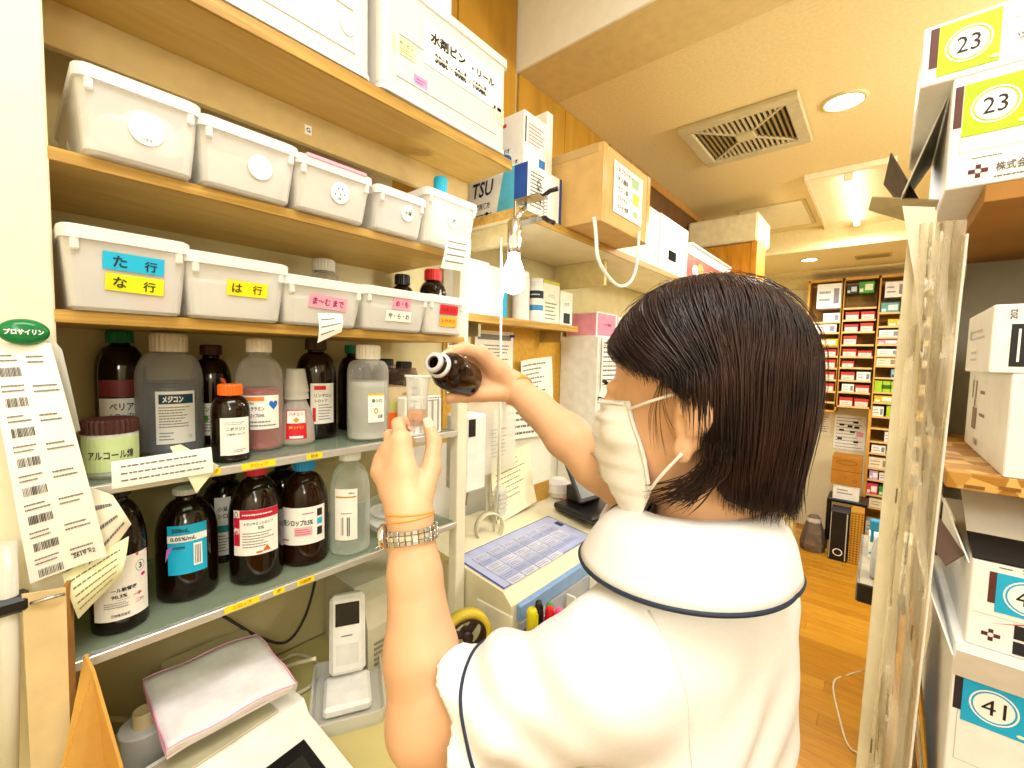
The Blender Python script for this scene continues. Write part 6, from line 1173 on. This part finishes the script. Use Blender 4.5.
# ---------------------------------------------------------------- face mask
MK = mat('#f3f1ec', .85, .02, 200, .03)
bbv = BVHTree.FromPolygons([v.co for v in body.data.vertices], [tuple(p.vertices) for p in body.data.polygons])
def lerp_t(tb, v):
    q = v*(len(tb)-1); i = min(len(tb)-2, int(q)); return tb[i]+(tb[i+1]-tb[i])*(q-i)
def maskp(u, v, off=0):
    """u -1..1 across the face, v 0..1 from the nose bridge to under the chin"""
    uu = .004-.134*v; psi = u*math.radians(lerp_t((64, 72, 80, 84, 70), v)); r0 = lerp_t((.094, .112, .110, .098, .074), v)
    dv = Fp*math.cos(psi)+Lh*math.sin(psi); o = hd(.02, 0, uu); r = 1/math.sqrt((math.cos(psi)/r0)**2+(math.sin(psi)/.064)**2)
    h = bbv.ray_cast(Vector(o+dv*.145-np.array(PO)), Vector(-dv)); 
    if h[0] and .145-h[3]+.003 < r0+.022: r = max(r, .145-h[3]+.003)
    else: r = r
    q7 = (v*5) % 1; pl_ = .0045*(q7 if q7 < .85 else (1-q7)/.15*.85)*(1-abs(u)**4)*(1 if .12 < v < .9 else .2)
    return Vector(o+dv*(r+off+pl_)-np.array(PO))
g = G(); g.grid(lambda u, v: maskp(2*u-1, v), 28, 36); mk = g.build('face_mask', MK, person); so = mk.modifiers.new('thickness', 'SOLIDIFY'); so.thickness = .0022; so.offset = 1
for s in (-1, 1):
    G().tube([maskp(s*.99, v, .0015) for v in [k/12 for k in range(0, 10)]], .0016, 6).build('side_seam', MK, mk)
    ear_t, ear_b = Vector(hd(-.012, s*.084, .014)-np.array(PO)), Vector(hd(-.018, s*.087, -.046)-np.array(PO))
    m1, m2 = maskp(s*.97, .07, .001), maskp(s*.97, .80, .001)
    G().tube(smooth_path([m1, m1.lerp(ear_t, .5)+Vector(Lh*s*.007), ear_t]), .0017, 7).build('ear_strap', MK, mk); G().tube(smooth_path([m2, m2.lerp(ear_b, .5)+Vector(Lh*s*.010), ear_b]), .0017, 7).build('ear_strap', MK, mk)
G().tube([maskp(u/10, .025, .0015) for u in range(-9, 10)], .0015, 6).build('nose_wire', MK, mk)
# ---------------------------------------------------------------- hair: a dark bob under fine strands
hairc = mat('#3a2018', .42, .3, 26, key='hair', col2='#140b09'); hairc.node_tree.nodes['Principled BSDF'].inputs['Specular IOR Level'].default_value = .4
HUC = .036
hem_t = [(0, .078), (22, .076), (40, .066), (55, .054), (70, .042), (84, .028), (95, .012), (103, -.02), (110, -.065), (118, -.092), (140, -.104), (180, -.112), (220, -.104), (244, -.092), (254, -.07), (262, -.03), (270, -.01), (290, .006), (320, .055), (345, .075), (360, .078)]
def hem(th):
    th %= 360
    for (a, x), (b, y_) in zip(hem_t, hem_t[1:]):
        if th <= b: return x+(y_-x)*(th-a)/(b-a)
def rad(c): return np.array([.108 if c > 0 else .112, .091, .108])
def hairpath(th, n, lay=0, jit=0, s0=0.0, hm=None, flick=0, tw=None):
    thm = th % 360
    if tw is None: tw = 42 if thm < 95 else (42*(130-thm)/35 if thm < 130 else 0)
    if thm > 265: tw = -30
    hu = (hem(th) if hm is None else hm); out = []
    r0 = math.radians(th-tw); r1 = math.radians(th)
    f0 = .50*math.cos(r0)+.10+s0; st = np.array([f0, -.16+.05*math.sin(r0), 0]); st[2] = math.sqrt(max(.1, 1-st[0]**2-st[1]**2))
    su = min(1, max(-1, (hu-HUC)/.108)) if hu > HUC else 0.0
    drop = max(0, HUC-hu); cu = math.sqrt(1-su*su); om0 = 1.5; L1 = .15 if drop else om0*.105; L = L1+drop
    for i in range(n):
        q = i/(n-1)*L; t = min(1, q/L1); a = r0+(r1-r0)*t**1.6; c, s = math.cos(a), math.sin(a)
        e = np.array([c*cu, s*cu, su]); om = math.acos(max(-1, min(1, st@e)))
        d = (math.sin((1-t)*om)*st+math.sin(t*om)*e)/math.sin(om)
        if q <= L1 or drop == 0: P = d*rad(d[0]); u_ = HUC+P[2]
        else:
            dr = q-L1; w_ = dr/.15; k = 1-.07*w_-.24*w_**2+flick*.5*max(0, w_-.62)**2; P = e*rad(e[0])*k; u_ = HUC-dr
        k2 = 1+lay*(.5+.5*i/(n-1)); out.append((P[0]*k2-.008, P[1]*k2, u_+(lay*.08 if u_ > HUC else 0)))
    return out
cap = G(); NT, NS = 96, 22
cap.grid(lambda u, v: tuple(hd(*hairpath(360*u, NS+1, -.025)[round(v*NS)])-np.array(PO)), NT, NS)
hair = cap.build('hair', hairc, person); so = hair.modifiers.new('thickness', 'SOLIDIFY'); so.thickness = .006; so.offset = -1
rs = np.random.RandomState(12); VV, FFs = [], []; NP = 14
def strand(path, w0):
    P = np.array(path); T_ = np.gradient(P, axis=0); T_ /= np.linalg.norm(T_, axis=1)[:, None]+1e-9; A = np.cross(T_, P-np.array([-.008, 0, 0])); A /= np.linalg.norm(A, axis=1)[:, None]+1e-9; Bn = np.cross(T_, A); n = len(P); b = sum(len(q) for q in VV)
    wd = (w0*np.concatenate([np.full(n-4, 1.0), np.linspace(1, .2, 4)]))[:, None]
    V3 = np.stack([P+A*wd, P-A*wd*.5+Bn*wd*.8, P-A*wd*.5-Bn*wd*.8], 1).reshape(-1, 3); VV.append(HC+V3[:, :1]*Fp+V3[:, 1:2]*Lh+V3[:, 2:]*Up_-np.array(PO))
    for i in range(n-1):
        for k in range(3): FFs.append((b+i*3+k, b+i*3+(k+1) % 3, b+i*3+3+(k+1) % 3, b+i*3+3+k))
for q in range(6000):
    th = rs.rand()*360; lay = rs.uniform(-.02, .03); base = hem(th)
    hm = base + (abs(rs.normal(0, .020)) if base < 0 else rs.normal(0, .006)) - (.010 if base < 0 else 0)
    p = hairpath(th, NP, lay, s0=rs.uniform(-.12, .12), hm=hm, flick=rs.uniform(.2, 1.6))
    sw = rs.normal(0, .004, 3); ph_ = rs.rand()*6
    p = [(a+sw[0]*(i/NP)**2+.0008*math.sin(i*.9+ph_), b+sw[1]*(i/NP)**2, c+.3*sw[2]*(i/NP)**2) for i, (a, b, c) in enumerate(p)]
    strand(p, rs.uniform(.00035, .0009))
for q in range(110):       # wisps that flick forward below and before the ear
    s = -1 if q % 5 == 0 else 1; a = rs.uniform(-.04, -.065); z0 = rs.uniform(-.03, -.055); e = rs.uniform(-.02, .03); zz = rs.uniform(-.085, -.112)
    strand([(a+(e-a)*t**1.8, s*(.088-.012*t), z0+(zz-z0)*t) for t in np.linspace(0, 1, NP)], rs.uniform(.0005, .0011))
for q in range(12):        # loose hairs over the cheek
    e = rs.uniform(-.01, .03); zz = rs.uniform(-.02, -.09); strand([(.0+e*t+.006*math.sin(t*3), .086-.014*t, .03+(zz-.03)*t) for t in np.linspace(0, 1, NP)], .00028)
for q in range(60):        # stray hairs standing off the crown and the back
    th = rs.uniform(90, 270); p = hairpath(th, NP, rs.uniform(.03, .10), s0=rs.uniform(-.3, .3)); strand(p[:rs.randint(7, NP)], .0003)
sm = bpy.data.meshes.new('hair_strands'); sm.from_pydata(np.concatenate(VV).tolist(), [], FFs); sm.materials.append(hairc); sm.polygons.foreach_set('use_smooth', [True]*len(FFs)); hs_ = link('hair_strands', sm, person, kind='stuff')
# ---------------------------------------------------------------- what the hands hold and wear
def frame(o, z, x=None):
    z = Vector(z).normalized(); x = Vector(x) if x is not None else z.orthogonal(); x = (x-z*x.dot(z)).normalized(); return Matrix.Translation(Vector(o)) @ Matrix((x, z.cross(x), z)).transposed().to_4x4()
lip, bas = Vector(D(433, 362, .622)), Vector(D(467, 381, .712)); axb = (bas-lip).normalized(); Lb = (bas-lip).length
bt = thing('pouring_bottle', 'small brown glass bottle tipped in the raised hand with its open mouth forward', 'bottle'); bt.matrix_world = frame(lip, axb, (0, 0, 1))
G().lathe([(.0095, .0), (.0135, .0), (.0138, .006), (.0118, .007), (.0118, .014), (.0175, .015), (.0178, .019), (.0125, .020), (.0125, .024), (.021, .031), (.0285, .040), (.0295, .05), (.0295, Lb-.004), (.027, Lb), (0, Lb), (0, Lb-.003), (.026, Lb-.005), (.0275, .05), (.026, .042), (.0105, .024), (.0095, .0)], 36, cap=False).build('body', AMBER2, bt)
G().lathe([(.0092, -.0006), (.0145, -.0006), (.0150, .001), (.0150, .0045), (.0092, .0045), (.0092, -.0006)], 32, cap=False).build('pouring_lip', mat('#c9c6c8', .3), bt); G().lathe([(.0125, .0145), (.0185, .0145), (.0188, .017), (.0185, .0196), (.0125, .0196)], 32, cap=False).build('cap_ring', mat('#e4e2e4', .3), bt)
G().lathe([(0, .035), (.02, .036), (.0265, .05), (.0265, Lb-.008), (0, Lb-.008)], 24).build('syrup', mat('#3a1a06', .3), bt)
lb_ = sticker('label', .06, .034, mat('#e6e6e8', .3, .2, 60, .4), bt, lambda u, v, d=0: ((.0299+d)*math.cos(u/.03-.6), (.0299+d)*math.sin(u/.03-.6), .073+v), .0003, n=14); decal('fine_print', fine(-.024, .024, -.014, .014, 5, 9), INK, lb_, lambda u, v, d=0: ((.0299+d)*math.cos(u/.03-.6), (.0299+d)*math.sin(u/.03-.6), .073+v), .0012)
ct, cbm_ = Vector(D(418, 376, .612)), Vector(D(416, 434, .612)); hcup = (ct-cbm_).length
mcup = thing('measuring_glass', 'clear tapered measuring glass held up between thumb and finger under the bottle', 'cup'); mcup.matrix_world = frame(cbm_, ct-cbm_, (1, 0, 0))
G().lathe([(.013, 0), (.0135, .002), (.010, .005), (.0125, .012), (.0165, hcup-.003), (.0185, hcup), (.0172, hcup), (.0155, hcup-.004), (.0113, .013), (.0, .010)], 32, cap=False).build('glass', see('#f4f6f4', .8, '#fbfcfa', .05, gloss=.9), mcup); G().lathe([(0, .0105), (.0112, .013), (.0135, hcup*.42), (0, hcup*.42)], 24).build('syrup', see('#e8932a', .35, '#f3b45a', .1), mcup)
G().lathe([(.0172, hcup-.0015), (.0186, hcup-.0015), (.0190, hcup), (.0186, hcup+.001), (.0172, hcup+.001), (.0172, hcup-.0015)], 32, cap=False).build('rim', see('#ffffff', .4, '#ffffff', .05, gloss=.9), mcup)
fc = cyl(.0152, 0, math.atan2(-1, .6)); decal('scale_marks', [R2(-.004, .004+.002*(k % 2), .02+k*.009, .0205+k*.009, 2) for k in range(6)], GREYINK, mcup, cyl(.0158, 0, math.atan2(-1, .6)), .0012)
# wristwatch
axw = Vector(WL-EL).normalized(); cw = Vector(WL)-axw*.022
wt_ = thing('wristwatch', 'steel bracelet wristwatch on the wrist below the measuring glass', 'watch'); refx = Vector(-RI); wt_.matrix_world = frame(cw, axw, refx)
RW, RW2 = .0305, .0305
for k in range(26):
    a = 2*PI*k/26
    if min(a, 2*PI-a) < .55: continue
    M_ = Matrix.Rotation(a, 4, 'Z') @ Matrix.Translation((RW, 0, 0))
    lk = G().box(-.0015, .0018, -.0034, .0034, -.0085, -.0033, .0008, M=M_).box(-.0015, .0018, -.0034, .0034, .0033, .0085, .0008, M=M_).build('bracelet_link', STEEL, wt_); G().box(-.0015, .0024, -.0034, .0034, -.0031, .0031, .0008, M=M_).build('centre_link', CHROME, lk)
MW = Matrix.Translation((RW+.001, 0, 0)) @ Matrix.Rotation(PI/2, 4, 'Y'); G().lathe([(0, -.002), (.014, -.002), (.0155, .0), (.0155, .005), (.0138, .0065), (.0, .0065)], 32, M=MW).build('case', CHROME, wt_); G().lathe([(0, .0067), (.0125, .0067)], 28, M=MW, cap=False).build('dial', mat('#e6e8ea', .2), wt_); G().lathe([(0, 0), (.002, 0), (.002, .004), (0, .004)], 10, M=Matrix.Translation((RW+.003, .0155, 0)) @ Matrix.Rotation(-PI/2, 4, 'X')).build('crown', CHROME, wt_)
OB = mat('#ef9a2a', .45, .05)
for k, dz in enumerate((.004, .009)):
    o = G().lathe([(.0285*math.cos(0)+.0012*math.cos(a), .0012*math.sin(a)) for a in [i*PI/4 for i in range(9)]], 40, cap=False).build('rubber_band', OB); o.matrix_world = frame(cw+axw*(.016+dz), axw+Vector((.05*k, .12*(k-.5), 0)), refx); tag(o, ('thin orange rubber band next to the steel watch' if k == 0 else 'thin orange rubber band nearest the hand that holds the glass'), 'band', 'orange rubber bands on the watch wrist')
axr = Vector(WR-ER).normalized()
for k in range(2):
    o = G().lathe([(.0288+.0016*math.cos(a), .0024*math.sin(a)) for a in [i*PI/4 for i in range(9)]], 40, cap=False).build('rubber_band', OB); o.matrix_world = frame(Vector(WR)-axr*(.006+.005*k), axr); tag(o, ('orange rubber band on the wrist of the bottle hand, nearer the hand' if k == 0 else 'orange rubber band on the wrist of the bottle hand, nearer the elbow'), 'band', 'orange rubber bands on the bottle wrist')
